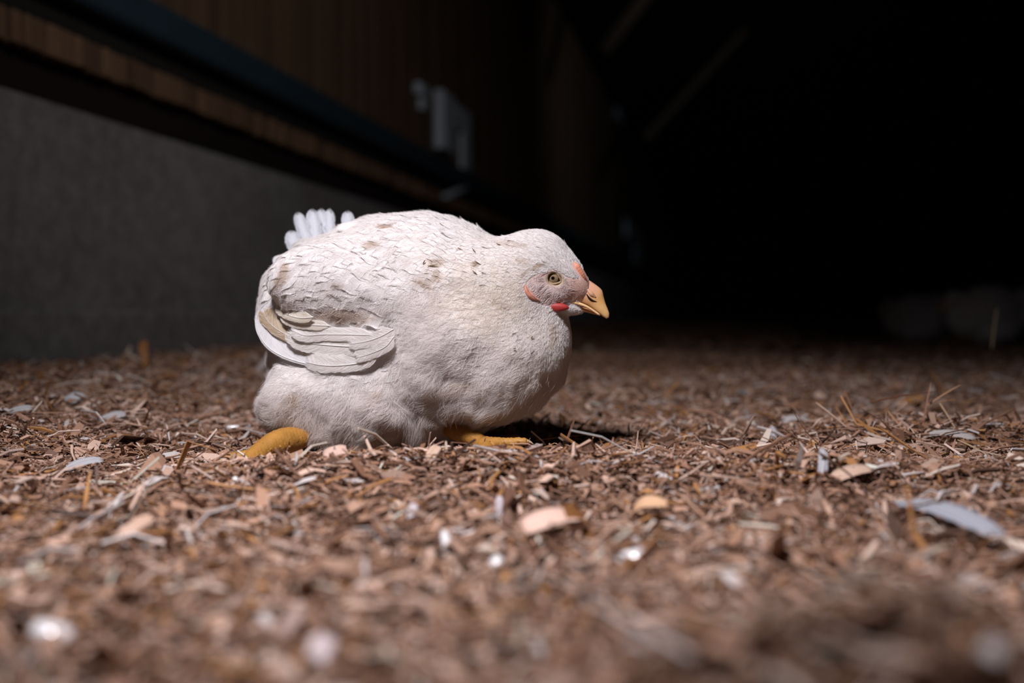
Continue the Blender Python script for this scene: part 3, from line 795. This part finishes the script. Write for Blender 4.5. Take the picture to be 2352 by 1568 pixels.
# eye
EC = P(1269.5, 639, .9645)
e = empty('eye', tuple(np.array(EC) - HG)); e.parent = hen
def ball(c, r, fx=1, fy=1, fz=1, n=24, m=16):
    Vb = []; Fb = []
    for i in range(m + 1):
        th = math.pi * i / m
        for k in range(n):
            ph = 2 * math.pi * k / n
            Vb.append(np.array(c) + r * np.array([fx * math.sin(th) * math.cos(ph), -fy * math.cos(th), fz * math.sin(th) * math.sin(ph)]))
    for i in range(m):
        for k in range(n):
            j = (k + 1) % n; Fb.append((i * n + k, (i + 1) * n + k, (i + 1) * n + j, i * n + j))
    return np.array(Vb), Fb
def mat_eye():
    t = NT('eye_surface'); c = t.coord('Object'); s = t.n('ShaderNodeSeparateXYZ'); t.put(s.inputs[0], c)
    r = t.math('SQRT', t.math('ADD', t.math('POWER', s.outputs[0], 2), t.math('POWER', s.outputs[2], 2)))
    n = t.noise(t.coord('Object', (1, 1, 1)), 1500, 3, .6)
    k = t.math('MULTIPLY', r, 1000 / 8.0)                     # 1.0 = 8 mm
    col = t.ramp(k, [(0, (.004, .003, .003)), (.195, (.004, .003, .003)), (.225, (.20, .13, .085)), (.40, (.235, .165, .10)), (.62, (.30, .22, .11)), (.66, (.05, .03, .02)), (.71, (.03, .018, .012)), (.9, (.10, .06, .05))])
    col = t.mix(t.math('MULTIPLY', t.math('MULTIPLY', n, .3), t.math('GREATER_THAN', k, .225)), col, (.12, .07, .04))
    return t.done(t.princ(col, .12, None, .5))
ev, ef = ball((0, 0, 0), .0066, 1, .75, 1)
eb = mesh_obj('eyeball', ev, ef, mat_eye(), e)
# lids: a ring of skin, almond shaped with its corner towards the beak
th = np.linspace(0, 2 * math.pi, 41)[:-1]; ring = []
for a in th:
    rx = 13.4 if math.cos(a) < 0 else 20; rz = 13.0
    x_, z_ = rx * math.cos(a), rz * math.sin(a)
    if math.cos(a) > 0: z_ *= (1 - .55 * math.cos(a) ** 2)
    x2, z2 = x_ * math.cos(.38) + z_ * math.sin(.38), -x_ * math.sin(.38) + z_ * math.cos(.38)
    ring.append((x2 * .968 / FPX, -.0038 + .0016 * max(0, math.cos(a)) ** 2, z2 * .968 / FPX))
ring = np.array(ring); Vl = []; Fl = []
K = 8
for i in range(40):
    c = ring[i]; out = unit(np.array([c[0], 0, c[2]]))
    for k in range(K):
        ph = 2 * math.pi * k / K; rr = .00085 * (1 + .12 * math.sin(i * 2.7))
        Vl.append(c + rr * (math.cos(ph) * out * 1.3 + math.sin(ph) * np.array([0, -1, 0])))
for i in range(40):
    for k in range(K): Fl.append((i * K + k, ((i + 1) % 40) * K + k, ((i + 1) % 40) * K + (k + 1) % K, i * K + (k + 1) % K))
mesh_obj('eyelid', Vl, Fl, M['skin'], e, col=np.tile((.30, .225, .13), (len(Vl), 1)))

# beak: lofted mandibles
def loft(st, Yc, n=20, pw=2.3):
    V_ = []
    st = np.array(st, float); st = np.array([np.interp(np.linspace(0, len(st) - 1, 26), np.arange(len(st)), st[:, k]) for k in range(st.shape[1])]).T
    kern = np.array([.25, .5, .25])
    for k in range(st.shape[1]): st[1:-1, k] = np.convolve(st[:, k], kern, 'valid')
    for tx, ty, bx, by, wd in st:
        for k in range(n):
            a = 2 * math.pi * k / n; ca, sa = math.cos(a), math.sin(a)
            u = np.sign(ca) * abs(ca) ** (2 / pw); v = np.sign(sa) * abs(sa) ** (2 / pw)
            cx, cy = (tx + bx) / 2 + (tx - bx) / 2 * v, (ty + by) / 2 + (ty - by) / 2 * v
            V_.append(P(cx, cy, Yc + u * wd * (1 - .30 * max(0, v)) * Yc / FPX))
    m = len(st); F = [(i * n + k, i * n + (k + 1) % n, (i + 1) * n + (k + 1) % n, (i + 1) * n + k) for i in range(m - 1) for k in range(n)]
    F += [tuple(range(n - 1, -1, -1)), tuple(range((m - 1) * n, m * n))]
    return np.array(V_), F
beak = empty('beak', (0, 0, 0)); beak.parent = hen
HY = .983
up = [(1322, 622, 1290, 690, 15), (1340, 634, 1306, 693, 18), (1356, 645, 1322, 696, 20), (1371, 655, 1338, 700, 19), (1384, 666, 1352, 705, 16), (1387, 682, 1362, 711, 13), (1391, 697, 1371, 717, 11),
      (1396, 709, 1379, 723, 8.5), (1400, 720, 1387, 729, 6), (1399, 729, 1393, 732, 2.5)]
Vb, Fb = loft(up, HY); x, y = proj(Vb)
t_ = ss(0, 1, ((x - 1345) * .5 + (y - 668) * .9) / 42)[:, None]; edge = ss(688, 700, y + (1350 - x) * .12)[:, None] * .8
cb = np.array([.58, .31, .21]) * (1 - t_) + np.array([.70, .38, .13]) * t_
cb = cb * (1 - edge) + np.array([.74, .46, .20]) * edge
mesh_obj('upper_mandible', Vb, Fb, M['horn'], beak, origin=HG, col=cb)
lw = [(1290, 697, 1294, 712, 15), (1310, 700, 1312, 715, 13), (1330, 703, 1330, 716, 11), (1350, 708, 1347, 717, 8), (1368, 717, 1362, 721, 5), (1376, 722, 1374, 724, 2)]
Vb, Fb = loft(lw, HY); mesh_obj('lower_mandible', Vb, Fb, M['horn'], beak, origin=HG, col=np.tile((.62, .35, .17), (len(Vb), 1)))
gp = np.array([P(a, b, HY - w_ * HY / FPX) for a, b, w_ in ((1286, 690, 17), (1305, 692, 19), (1325, 696, 18), (1345, 703, 15), (1362, 713, 11), (1378, 724, 8))])
gv, gf = tube(spline(gp, 16), np.interp(np.linspace(0, 1, 16), [0, .3, 1], [.0009, .0017, .0010]), 8)
mesh_obj('gape_edge', gv, gf, M['horn'], beak, origin=HG, col=np.tile((.78, .52, .26), (len(gv), 1)))
npath = np.array([P(a, b, HY - w_ * HY / FPX) for a, b, w_ in ((1347, 675, 18.6), (1353, 684, 17.6), (1361, 690, 15.5), (1371, 693, 12.8))])
gv, gf = tube(spline(npath, 12), np.interp(np.linspace(0, 1, 12), [0, .4, 1], [.0005, .0012, .0006]), 8)
mesh_obj('nostril', gv, gf, M['black'], beak, origin=HG)
npath = np.array([P(a, b, HY - w_ * HY / FPX) for a, b, w_ in ((1348, 664, 16.5), (1358, 675, 15.8), (1368, 684, 13))])
gv, gf = tube(spline(npath, 10), np.interp(np.linspace(0, 1, 10), [0, .5, 1], [.0012, .0027, .0012]), 12)
mesh_obj('nostril_flap', gv, gf, M['horn'], beak, origin=HG, col=np.tile((.52, .30, .19), (len(gv), 1)))

# comb: a low row of fleshy points over the brow
cp = [(1319, 604), (1324, 612), (1330, 621), (1336, 630), (1342, 638), (1348, 645)]; cpp = []
for a, b in cp:
    yy = surfY(a, b)[0]; cpp.append(P(a, b, (yy if yy == yy else .97) - .0002))
cs = spline(np.array(cpp), 30); rad = np.interp(np.linspace(0, 1, 30), [0, .2, .6, 1], [.0012, .0036, .0030, .0008]) * (1 + .07 * np.sin(np.arange(30) * 1.9))
gv, gf = tube(cs, rad, 14, .45, up=(0, 1, 0)); mesh_obj('comb', gv, gf, M['skin'], hen, origin=HG, col=np.tile((.60, .24, .14), (len(gv), 1)))
# wattle and ear lobe
wv_, wf_ = ball((0, 0, 0), 1, 26 * .975 / FPX, .0035, 12 * .975 / FPX)
wv_[:, 2] *= np.where(wv_[:, 2] > 0, .75, 1 - .35 * np.clip(wv_[:, 0] / .0098, 0, 1))
R9 = np.array(Matrix.Rotation(math.radians(6), 3, 'Y')); wv_ = wv_ @ R9.T + P(1281, 704, .9672)
mesh_obj('wattle', wv_, wf_, M['skin'], hen, origin=HG, col=np.tile((.33, .013, .016), (len(wv_), 1)))
ep = []
for a, b in ((1206, 652), (1208, 664), (1213, 675), (1222, 684), (1236, 689)):
    yy = surfY(a, b)[0]; ep.append(P(a, b, yy - .0008))
es = spline(np.array(ep), 20); gv, gf = tube(es, np.interp(np.linspace(0, 1, 20), [0, .3, .6, 1], [.0003, .0017, .0021, .0004]), 10)
mesh_obj('ear_lobe', gv, gf, M['skin'], hen, origin=HG, col=np.tile((.58, .25, .17), (len(gv), 1)))

ep = []
for a, b in ((1211, 657), (1216, 668), (1223, 678), (1232, 686), (1243, 691)):
    yy = surfY(a, b)[0]; ep.append(P(a, b, yy - .0010))
es = spline(np.array(ep), 20); gv, gf = tube(es, np.interp(np.linspace(0, 1, 20), [0, .5, 1], [.0002, .0014, .0003]), 8)
mesh_obj('ear_lobe_fold', gv, gf, M['skin'], hen, origin=HG, col=np.tile((.64, .33, .25), (len(gv), 1)))

# legs and feet
def leg(parts, label, rings, toes):
    S = Shape(); S.noisy = None
    pts = []
    for a, b, Y, r in parts: pts.append((P(a, b, Y), r * Y / FPX))
    C_ = np.array([p_ for p_, r in pts]); R0 = np.array([r for p_, r in pts])
    m = 8 * len(pts); cs = spline(np.c_[C_, R0], m)
    class Cap(Shape):
        def __call__(s, p, noise=True):
            d = np.full(len(p), 1e3)
            for seg in s.segs:
                for i in range(len(seg) - 1):
                    a, b = seg[i], seg[i + 1]; ab = b[:3] - a[:3]; t = np.clip(((p - a[:3]) @ ab) / (ab @ ab), 0, 1)
                    rr = a[3] + (b[3] - a[3]) * t
                    e = np.linalg.norm(p - a[:3] - t[:, None] * ab, axis=1) - rr
                    h = np.clip(.5 + .5 * (d - e) / .003, 0, 1); d = d * (1 - h) + e * h - .003 * h * (1 - h)
            return d - .00025 * np.sin(p @ rings * 2600) - .0003 * noise3(p, .004, 61)
    K_ = Cap(); K_.segs = [cs[::3]]; 
    for t in toes:
        tt = np.array([[*P(a, b, Y), r * Y / FPX] for a, b, Y, r in t]); K_.segs.append(spline(tt, 8))
    al = np.concatenate(K_.segs); lo_ = al[:, :3].min(0) - .02; hi_ = al[:, :3].max(0) + .02
    Vv, Ff = polygonise(K_, lo_, hi_, .0016)
    n = noise3(Vv, .006, 62)[:, None]
    cc = np.array([.40, .19, .036]) * (1 + .15 * n)
    o = mesh_obj('leg', Vv, Ff, M['scale'], hen, origin=HG, col=cc); 
    for t in K_.segs[1:]:
        d = unit(t[-1, :3] - t[-2, :3]); c0 = t[-1, :3]; r0 = t[-1, 3]
        cl = spline(np.array([c0 - d * .002, c0 + d * .004, c0 + d * .009 - [0, 0, .003]]), 8)
        gv, gf = tube(cl, np.linspace(r0 * .8, .0003, 8), 8); mesh_obj('claw', gv, gf, M['horn'], o, origin=HG, col=np.tile((.45, .33, .20), (len(gv), 1)))
    return o
leg([(735, 975, 1.0, 20), (706, 1000, .985, 21), (690, 1006, .975, 22), (662, 1012, .965, 29), (634, 1020, .95, 29), (600, 1036, .93, 21), (572, 1052, .91, 15)], 'leg', np.array([1, 0, .5]),
    [[(600, 1040, .93, 16), (556, 1062, .895, 11), (520, 1078, .87, 8)], [(606, 1044, .935, 15), (570, 1078, .885, 11), (545, 1098, .86, 8)], [(600, 1040, .94, 14), (550, 1048, .935, 10), (512, 1052, .93, 7)]])
leg([(1010, 955, 1.02, 24), (1045, 986, 1.0, 22), (1075, 998, .99, 19), (1105, 1016, .975, 17)], 'leg', np.array([.6, 0, .8]),
    [[(1105, 1016, .975, 14), (1150, 1017, .962, 11), (1205, 1014, .955, 9)], [(1105, 1018, .975, 14), (1126, 1036, .945, 12), (1150, 1056, .90, 10)], [(1105, 1022, .98, 12), (1150, 1012, 1.0, 9), (1190, 1006, 1.02, 7)]])

# ------------------------------------------------------------------ loose shavings
PAL = np.array([lin(*c) for c in ((222, 188, 168), (202, 164, 142), (182, 142, 118), (162, 122, 98), (138, 100, 78), (112, 78, 60), (86, 60, 46), (190, 136, 82), (156, 108, 62), (212, 202, 198), (234, 206, 190))])
PW = np.array([.10, .14, .17, .17, .15, .11, .07, .03, .03, .02, .03]); PW /= PW.sum()
def shavings(name, n, y0, y1, scale, label, seed, long=False, zl=.006):
    r_ = np.random.default_rng(seed)
    Y = np.sqrt(r_.uniform(y0 ** 2, y1 ** 2, n)); X = r_.uniform(-1, 1, n) * (.16 + .62 * Y)
    perp = X * WN[0] + Y * WN[1]; k = perp > -WDIST + .05; X, Y = X[k], Y[k]; n = len(X)
    kind = r_.random(n)
    spl = kind < (.66 if long else .55); flk = (kind >= (.66 if long else .55)) & (kind < (.97 if long else .86))
    L = np.where(spl, r_.lognormal(-4.45, .42, n), np.where(flk, r_.lognormal(-4.75, .42, n), r_.uniform(.002, .005, n)))
    L = np.clip(L, .002, .032) * scale
    Wd = np.where(spl, r_.uniform(.0005, .0016, n), np.where(flk, L * (r_.uniform(.10, .36, n) if long else r_.uniform(.2, .6, n)), L * .6)) * np.where(spl, scale, 1)
    Th = np.where(spl, Wd * r_.uniform(.4, .9, n), r_.uniform(.0002, .0006, n) * scale)
    yaw = r_.uniform(0, 2 * math.pi, n); pit = np.abs(r_.normal(0, .20, n)) + np.where(r_.random(n) < .05, r_.uniform(.2, .8, n), 0); rol = r_.normal(0, .5, n)
    Z = ground(X, Y) + r_.uniform(-.002, zl, n) * scale + np.sin(pit) * L * .45
    # three stations, four corners each; the middle one bowed
    st = np.array([-.5, 0, .5]); curl = r_.normal(0, .12, n) + np.where(flk, r_.normal(0, .12, n), 0)
    tp = np.stack([r_.uniform(.1, .9, n), np.ones(n), r_.uniform(.1, .9, n)], 1)
    sk_ = r_.normal(0, .12, (n, 3))
    P_ = np.zeros((n, 3, 4, 3))
    for i in range(3):
        for j, (a, b) in enumerate(((-1, -1), (1, -1), (1, 1), (-1, 1))):
            P_[:, i, j, 0] = st[i] * L + a * sk_[:, i] * Wd; P_[:, i, j, 1] = a * .5 * Wd * tp[:, i] + sk_[:, i] * Wd * .5
            P_[:, i, j, 2] = b * .5 * Th + (L * curl if i == 1 else 0)
    cy, sy = np.cos(yaw), np.sin(yaw); cp_, sp_ = np.cos(pit), np.sin(pit); cr, sr = np.cos(rol), np.sin(rol); z0 = np.zeros(n); o1 = np.ones(n)
    Rz = np.stack([np.stack([cy, -sy, z0], -1), np.stack([sy, cy, z0], -1), np.stack([z0, z0, o1], -1)], 1)
    Ry = np.stack([np.stack([cp_, z0, -sp_], -1), np.stack([z0, o1, z0], -1), np.stack([sp_, z0, cp_], -1)], 1)
    Rx = np.stack([np.stack([o1, z0, z0], -1), np.stack([z0, cr, -sr], -1), np.stack([z0, sr, cr], -1)], 1)
    R = Rz @ Ry @ Rx
    W_ = np.einsum('nab,nijb->nija', R, P_) + np.stack([X, Y, Z], -1)[:, None, None, :]
    f = []
    for i in range(2):
        for j in range(4): f.append([i * 4 + j, i * 4 + (j + 1) % 4, (i + 1) * 4 + (j + 1) % 4, (i + 1) * 4 + j])
    f += [[3, 2, 1, 0], [8, 9, 10, 11]]
    F = (np.array(f)[None] + (np.arange(n) * 12)[:, None, None]).reshape(-1, 4)
    pw = PW.copy(); 
    if long: pw[[0, 6, 7, 8, 9, 10]] += (.08, .05, .04, .04, .05, .09); pw /= pw.sum()
    ci = r_.choice(len(PAL), n, p=pw); c = PAL[ci] * (1 + r_.normal(0, .12, n))[:, None]
    c = np.clip(c, .01, .8)
    o = mesh_obj(name, W_.reshape(-1, 3), F, M['litter'], col=np.repeat(c, 12, 0), smooth=False)
    return tag(o, label, 'wood shavings', kind='stuff')
shavings('wood_shavings', 95000, .12, 1.5, 1.0, 'loose brown and tan wood shavings and splinters around the crouching hen', 1)
shavings('wood_shavings', 30000, .14, 2.2, 2.15, 'larger pale wood shavings and long splinters strewn over the finer ones', 7, long=True, zl=.003)
shavings('wood_shavings', 45000, 1.5, 3.6, 1.5, 'dim wood shavings on the barn floor behind the crouching hen', 2)
shavings('wood_shavings', 16000, 3.6, 8.0, 2.6, 'dark far wood shavings reaching towards the back of the barn', 3)

# ------------------------------------------------------------------ single pieces one can pick out
def chip(px, py, L, Wd, ang, tilt, col, label, name='wood_chip', roll=0.0, th=.0006, lift=.003, curl=.08, mat=None, cat=None, seed=0, taper=(.8, .55), roll_up=0, group=None):
    """A shaving centred on that sight line: L, Wd in metres; ang = heading on the floor, tilt = rise, both in degrees."""
    c = hit_ground(px, py, lift); r_ = np.random.default_rng(seed + int(px))
    c = np.array(c) + [0, 0, abs(math.sin(math.radians(tilt))) * 0]
    n = 9; m = 5; V_ = []; t = np.linspace(-.5, .5, n)
    for sgn in (1, -1):
        for i in range(n):
            wd = Wd * .5 * np.interp(t[i], [-.5, -.3, .3, .5], [taper[0], 1, .95, taper[1]])
            for j in range(m):
                u = -1 + 2 * j / (m - 1)
                V_.append((t[i] * L + r_.normal(0, .02) * L * (abs(t[i]) == .5), u * wd + r_.normal(0, .03) * wd, curl * L * (1 - 4 * t[i] ** 2) + .10 * Wd * (u * u) * (1 if taper[0] < 2 else 0) + sgn * th * .5))
    G = n * m; F = []
    for i in range(n - 1):
        for j in range(m - 1):
            a = i * m + j; F.append((a, a + m, a + m + 1, a + 1)); F.append((G + a, G + a + 1, G + a + m + 1, G + a + m))
    rim = [j for j in range(m)] + [i * m + m - 1 for i in range(1, n)] + [(n - 1) * m + j for j in range(m - 2, -1, -1)] + [i * m for i in range(n - 2, 0, -1)]
    for a, b in zip(rim, rim[1:] + rim[:1]): F.append((a, b, G + b, G + a))
    R = Matrix.Rotation(math.radians(ang), 3, 'Z') @ Matrix.Rotation(-math.radians(tilt), 3, 'Y') @ Matrix.Rotation(math.radians(roll), 3, 'X')
    V_ = np.array(V_) @ np.array(R).T
    o = mesh_obj(name, V_, F, mat or M['litter'], col=np.tile(lin(*col), (len(V_), 1)), smooth=True); o.location = c
    return tag(o, label, cat or 'wood chip', group)
def mat_shiny():
    t = NT('shiny_sliver'); n = t.noise(t.coord(), 300, 3)
    return t.done(t.princ(t.mix(n, (.75, .72, .72), (.9, .88, .88)), .22, t.bump(n, .2, .0004), .9, Coat_Weight=.6, Coat_Roughness=.12))
M['shiny'] = mat_shiny()
LT = (216, 184, 164)
chip(771, 1042, .020, .014, 15, 14, (222, 186, 170), 'pale square wood chip lying against the hen belly near her yellow leg', roll=28, lift=.006, taper=(.9, .8), curl=.1)
chip(996, 1040, .019, .009, 65, 30, (214, 182, 158), 'pale ragged wood chip standing under the hen belly', roll=25, lift=.006)
chip(1025, 1036, .018, .0022, 100, 62, (200, 172, 150), 'thin upright pale splinter beside the hen far foot', 'wood_splinter', th=.0012, lift=.006)
chip(980, 1015, .016, .0035, 80, 65, (186, 176, 176), 'blurred grey splinter leaning up before the hen belly', 'wood_splinter', lift=.006)
chip(1592, 985, .024, .0075, 50, 48, (196, 150, 116), 'tan wood chip with square end sticking up from the litter', roll=70, lift=.007)
chip(1548, 988, .014, .0045, 155, 34, (214, 196, 184), 'small see-through looking sliver left of the tan upright chip', 'wood_splinter', roll=30, lift=.006)
chip(1607, 1030, .021, .0085, 75, 42, (212, 180, 156), 'pale upright wood chip below the tan square-ended chip', roll=75, lift=.007)
def splinter(e0, e1, r, col, label, flat=.5):
    a_, b_ = np.array(P(*e0)), np.array(P(*e1)); c = (a_ + b_) / 2; L = np.linalg.norm(b_ - a_)
    pts = np.array([a_ + (b_ - a_) * t + np.array([0, 0, .02 * L * math.sin(3.1 * t)]) for t in np.linspace(0, 1, 8)])
    V_, F = tube(pts, np.interp(np.linspace(0, 1, 8), [0, .1, .8, 1], [r * .6, r, r * .9, r * .3]), 6, flat)
    o = mesh_obj('wood_splinter', V_, F, M['litter'], origin=c, col=np.tile(lin(*col), (len(V_), 1)), smooth=False)
    return tag(o, label, 'wood splinter')
splinter((1874, 924, 1.12), (1970, 1004, 1.09), .0019, (212, 178, 152), 'long pale straight splinter on the right of the litter')
splinter((1998, 924, 1.12), (2150, 899, 1.14), .0020, (120, 78, 56), 'long dark brown splinter across the small heap at right')
splinter((2118, 985, 1.10), (2138, 878, 1.12), .0011, (150, 104, 78), 'thin brown splinter standing upright on the right heap')
splinter((2128, 932, 1.12), (2206, 884, 1.13), .0018, (180, 140, 110), 'tan splinter slanting up to the right on the heap')
splinter((2158, 924, 1.12), (2198, 990, 1.09), .0014, (190, 154, 122), 'tan splinter slanting down right beside the heap')
splinter((2040, 944, 1.12), (2082, 1000, 1.08), .0014, (186, 142, 110), 'short tan splinter on the left flank of the heap')
splinter((2150, 925, 1.12), (2202, 917, 1.12), .0012, (168, 122, 92), 'short brown splinter lying level on the heap top')
splinter((1940, 898, 1.18), (1958, 940, 1.15), .0014, (140, 98, 70), 'short brown splinter left of the long dark one')
splinter((2200, 1010, 1.02), (2280, 1052, .97), .0016, (196, 166, 130), 'pale yellow splinter sloping down at the right edge')
splinter((1462, 1000, 1.06), (1485, 956, 1.07), .0008, (96, 64, 50), 'thin dark stem sticking up right of the hen shadow')
splinter((2278, 800, 1.75), (2290, 706, 1.78), .0016, (120, 104, 80), 'thin dry stalk standing before the dim hens')
splinter((1230, 1012, 1.02), (1340, 1000, 1.05), .0016, (190, 146, 112), 'long tan splinter lying past the hen toes')
chip(1466, 868, .014, .012, 30, 20, (196, 186, 182), 'small pale grey flake behind and right of the hen breast', roll=20, lift=.004)
chip(1587, 918, .013, .010, 20, 35, (188, 170, 160), 'pale square flake alone right of the hen breast', roll=40, lift=.005)
splinter((150, 883, 1.60), (285, 891, 1.56), .0028, (214, 186, 142), 'long straw-coloured splinter lying flat at far left')
chip(503, 845, .030, .0040, -60, 40, (186, 160, 140), 'blurred pale splinter leaning left behind the hen tail', 'wood_splinter', lift=.008, curl=0)
chip(520, 905, .060, .0050, -40, 10, (170, 140, 110), 'tan splinter slanting down toward the hen rear', 'wood_splinter', th=.002, lift=.010, curl=.0)
chip(100, 780, .060, .0040, -38, 22, (120, 86, 60), 'dark thin stick sloping against the wall foot at far left', 'wood_splinter', th=.003, lift=.02, curl=.0)
chip(1270, 1205, .040, .024, 20, 8, (232, 194, 176), 'broad pink-tan shaving in the blurred centre foreground', roll=12, lift=.010, curl=.1)
chip(1490, 1175, .030, .014, -35, 25, (222, 178, 140), 'curved tan shaving right of the broad pink-tan one', roll=30, lift=.010, curl=.25)
chip(1960, 1090, .030, .018, 5, 14, (216, 182, 160), 'pale broad shaving in the right foreground', roll=15, lift=.008)
chip(2030, 1075, .022, .010, -50, 20, (216, 200, 196), 'whitish flake beside the pale broad shaving', roll=15, lift=.010)
chip(310, 1215, .032, .009, 62, 18, (212, 176, 154), 'blurred pale shaving standing in the left foreground', roll=30, lift=.010)
chip(660, 1440, .026, .006, 70, 25, (206, 176, 166), 'blurred pale curl near the bottom left of centre', roll=40, lift=.008, curl=.2)
chip(740, 1490, .016, .010, 80, 20, (222, 204, 204), 'blurred whitish flake at the very front of the litter', roll=20, lift=.008)
chip(1145, 1165, .018, .006, 85, 55, (206, 196, 200), 'blurred grey-white upright flake above the bright sliver', roll=20, lift=.008)
chip(945, 1180, .016, .007, 70, 50, (200, 190, 192), 'blurred grey upright flake left of the centre foreground', roll=20, lift=.008)
# slivers that catch the lamp: tilted so that they mirror it
def glint(px, py, L, Wd, label, ang, lift=.008, name='shiny_sliver', curl=.03):
    c = np.array(hit_ground(px, py, lift)); lamp = np.array([-0.24, 0.33, 0.88]); nrm = unit(unit(lamp - c) + unit(CAM - c))
    n3 = Vector(nrm); x_ = Vector((math.cos(math.radians(ang)), math.sin(math.radians(ang)), 0)); x_ = (x_ - n3 * x_.dot(n3)).normalized(); y_ = n3.cross(x_)
    R = np.array(Matrix((x_, y_, n3)).transposed())
    th_ = .0008; V_ = []; N_ = 7
    for z in (th_ / 2, -th_ / 2):
        for i in range(N_):
            t = -.5 + i / (N_ - 1)
            for s in (-1, 1): V_.append((t * L, s * Wd * .5 * (1 - .5 * (2 * t) ** 4), z + curl * L * (1 - 4 * t * t) * .3))
    F = []; G = N_ * 2
    for i in range(N_ - 1):
        a = i * 2; F += [(a, a + 2, a + 3, a + 1), (G + a, G + a + 1, G + a + 3, G + a + 2), (a, G + a, G + a + 2, a + 2), (a + 1, a + 3, G + a + 3, G + a + 1)]
    F += [(0, 1, G + 1, G), (G - 2, 2 * G - 2, 2 * G - 1, G - 1)]
    V_ = np.array(V_) @ R.T
    o = mesh_obj(name, V_, F, M['shiny'], smooth=True); o.location = c
    return tag(o, label, 'sliver')
glint(1458, 1277, .020, .008, 'brightest shiny white sliver lying flat right of foreground centre', 5)
glint(1026, 1247, .005, .018, 'upright shiny white sliver left of foreground centre', 20)
glint(120, 1452, .018, .009, 'shiny white sliver in the bottom left corner', -10)
glint(535, 980, .014, .004, 'small shiny white sliver behind the near yellow leg', 15, .010)
glint(600, 966, .007, .003, 'tiny shiny sliver touching the hen rear fluff', 15, .008)
glint(540, 1100, .004, .004, 'tiny glinting crumb in front of the near yellow leg', 15)
glint(1140, 1290, .007, .006, 'small glinting flake between the two bright foreground slivers', 40)

# moulted feathers lying on the litter
def loose_feather(px, py, L, Wd, ang, tilt, label, lift=.008, tint=(.54, .54, .57), roll=20, bow=.12):
    c = np.array(hit_ground(px, py, lift))
    R = Matrix.Rotation(math.radians(ang), 3, 'Z') @ Matrix.Rotation(-math.radians(tilt), 3, 'Y') @ Matrix.Rotation(math.radians(roll), 3, 'X')
    t = np.linspace(-.5, .5, 6); pts = np.stack([t * L, 0 * t, bow * L * (1 - 4 * t * t)], -1) @ np.array(R).T
    o = vane(pts, Wd / 2, Wd / 2, 'moulted_feather', None, M['quill'], None, tint=tint, seed=int(px), tip=.6, face=tuple(R @ Vector((0, 0, 1))), shaft=.0006)
    o.location = c; return tag(o, label, 'feather')
loose_feather(2165, 1190, .150, .017, -86, 3, 'large blurred blue-white feather in the right foreground', lift=.012, tint=(.40, .42, .49), bow=.06)
loose_feather(190, 1068, .034, .014, 25, 14, 'small blurred blue-white feather at left of the near leg', lift=.012)
loose_feather(1985, 765, .065, .024, 115, 35, 'bright little feather standing up at the far right litter edge', lift=.02)
loose_feather(2175, 1005, .060, .016, -45, 4, 'pale frayed feather lying right of the splinter heap', lift=.008, tint=(.62, .55, .50))
loose_feather(1825, 965, .040, .014, 5, 4, 'small grey downy feather left of the splinter heap', lift=.008, tint=(.66, .60, .58))
loose_feather(170, 915, .026, .018, 60, 30, 'small pale fluffy feather near the long straw at left', lift=.010, tint=(.56, .56, .58))
loose_feather(40, 945, .034, .016, 10, 15, 'grey feather scrap at the left edge of the picture', lift=.008, tint=(.52, .52, .52))
loose_feather(255, 960, .034, .020, 20, 18, 'mottled whitish down feather left of the hen rear', lift=.008, tint=(.60, .56, .56))
loose_feather(1888, 1065, .030, .008, 70, 50, 'thin blue-grey feather tip poking up in the right foreground', lift=.010, tint=(.56, .58, .62))
loose_feather(1775, 1000, .024, .008, 80, 60, 'small grey feather tip poking up right of the pale upright chip', lift=.008, tint=(.56, .56, .60))

# splinters caught in the plumage
for px, py, L, ang, lab in ((1017, 518, .0075, -38, 'short dark splinter on top of the hen back'), (1090, 577, .0075, -52, 'dark splinter on the hen neck above the brown stain'),
                            (1097, 603, .0070, -32, 'dark splinter beside the brown stain on the hen neck'), (1090, 625, .0055, -38, 'small splinter just under the brown stain on the hen neck'),
                            (1058, 572, .0065, -25, 'thin splinter on the hen neck left of the others'), (1148, 562, .0080, -25, 'splinter behind the hen head'),
                            (994, 609, .0095, 8, 'light brown splinter on the hen shoulder'), (1222, 774, .0030, 50, 'tiny dark crumb on the hen breast'),
                            (1182, 800, .0030, 0, 'tiny brown crumb on the lower hen breast'), (974, 601, .0045, 60, 'short reddish splinter above the shoulder stain')):
    yy = float(surfY(px, py)[0]); yy = yy if yy == yy else 1.0
    c = P(px, py, yy - .0030); d_ = np.array([math.cos(math.radians(ang)), -.1, math.sin(math.radians(ang))]) * L / 2
    b = MB(); b.tube([c - d_, c, c + d_], [.0003, .0006, .0002], 6)
    o = b.build('feather_splinter', M['batten'], origin=c, smooth=True); tag(o, lab, 'splinter', 'splinters caught in the hen plumage')

# ------------------------------------------------------------------ other hens far back in the dark
def copy_tree(o, parent=None, skip=()):
    c = o.copy(); C.objects.link(c); c.parent = parent
    for ch in list(o.children):
        if ch.name.split('.')[0] in skip: continue
        copy_tree(ch, c, skip)
    return c
for (px, Y, rz, s, lab) in ((2280, 4.1, 200, 1.0, 'nearest of the dim hens in the dark at the right edge'), (2110, 4.9, 150, .95, 'farther dim hen in the dark, left of the right-edge one')):
    h2 = copy_tree(hen, None, ('face_bristles',)); x2 = float(P(px, 740, Y)[0])
    h2.location = (x2, Y, float(ground(x2, Y))); h2.rotation_euler = (0, 0, math.radians(rz)); h2.scale = (s, s, s); h2['label'] = lab
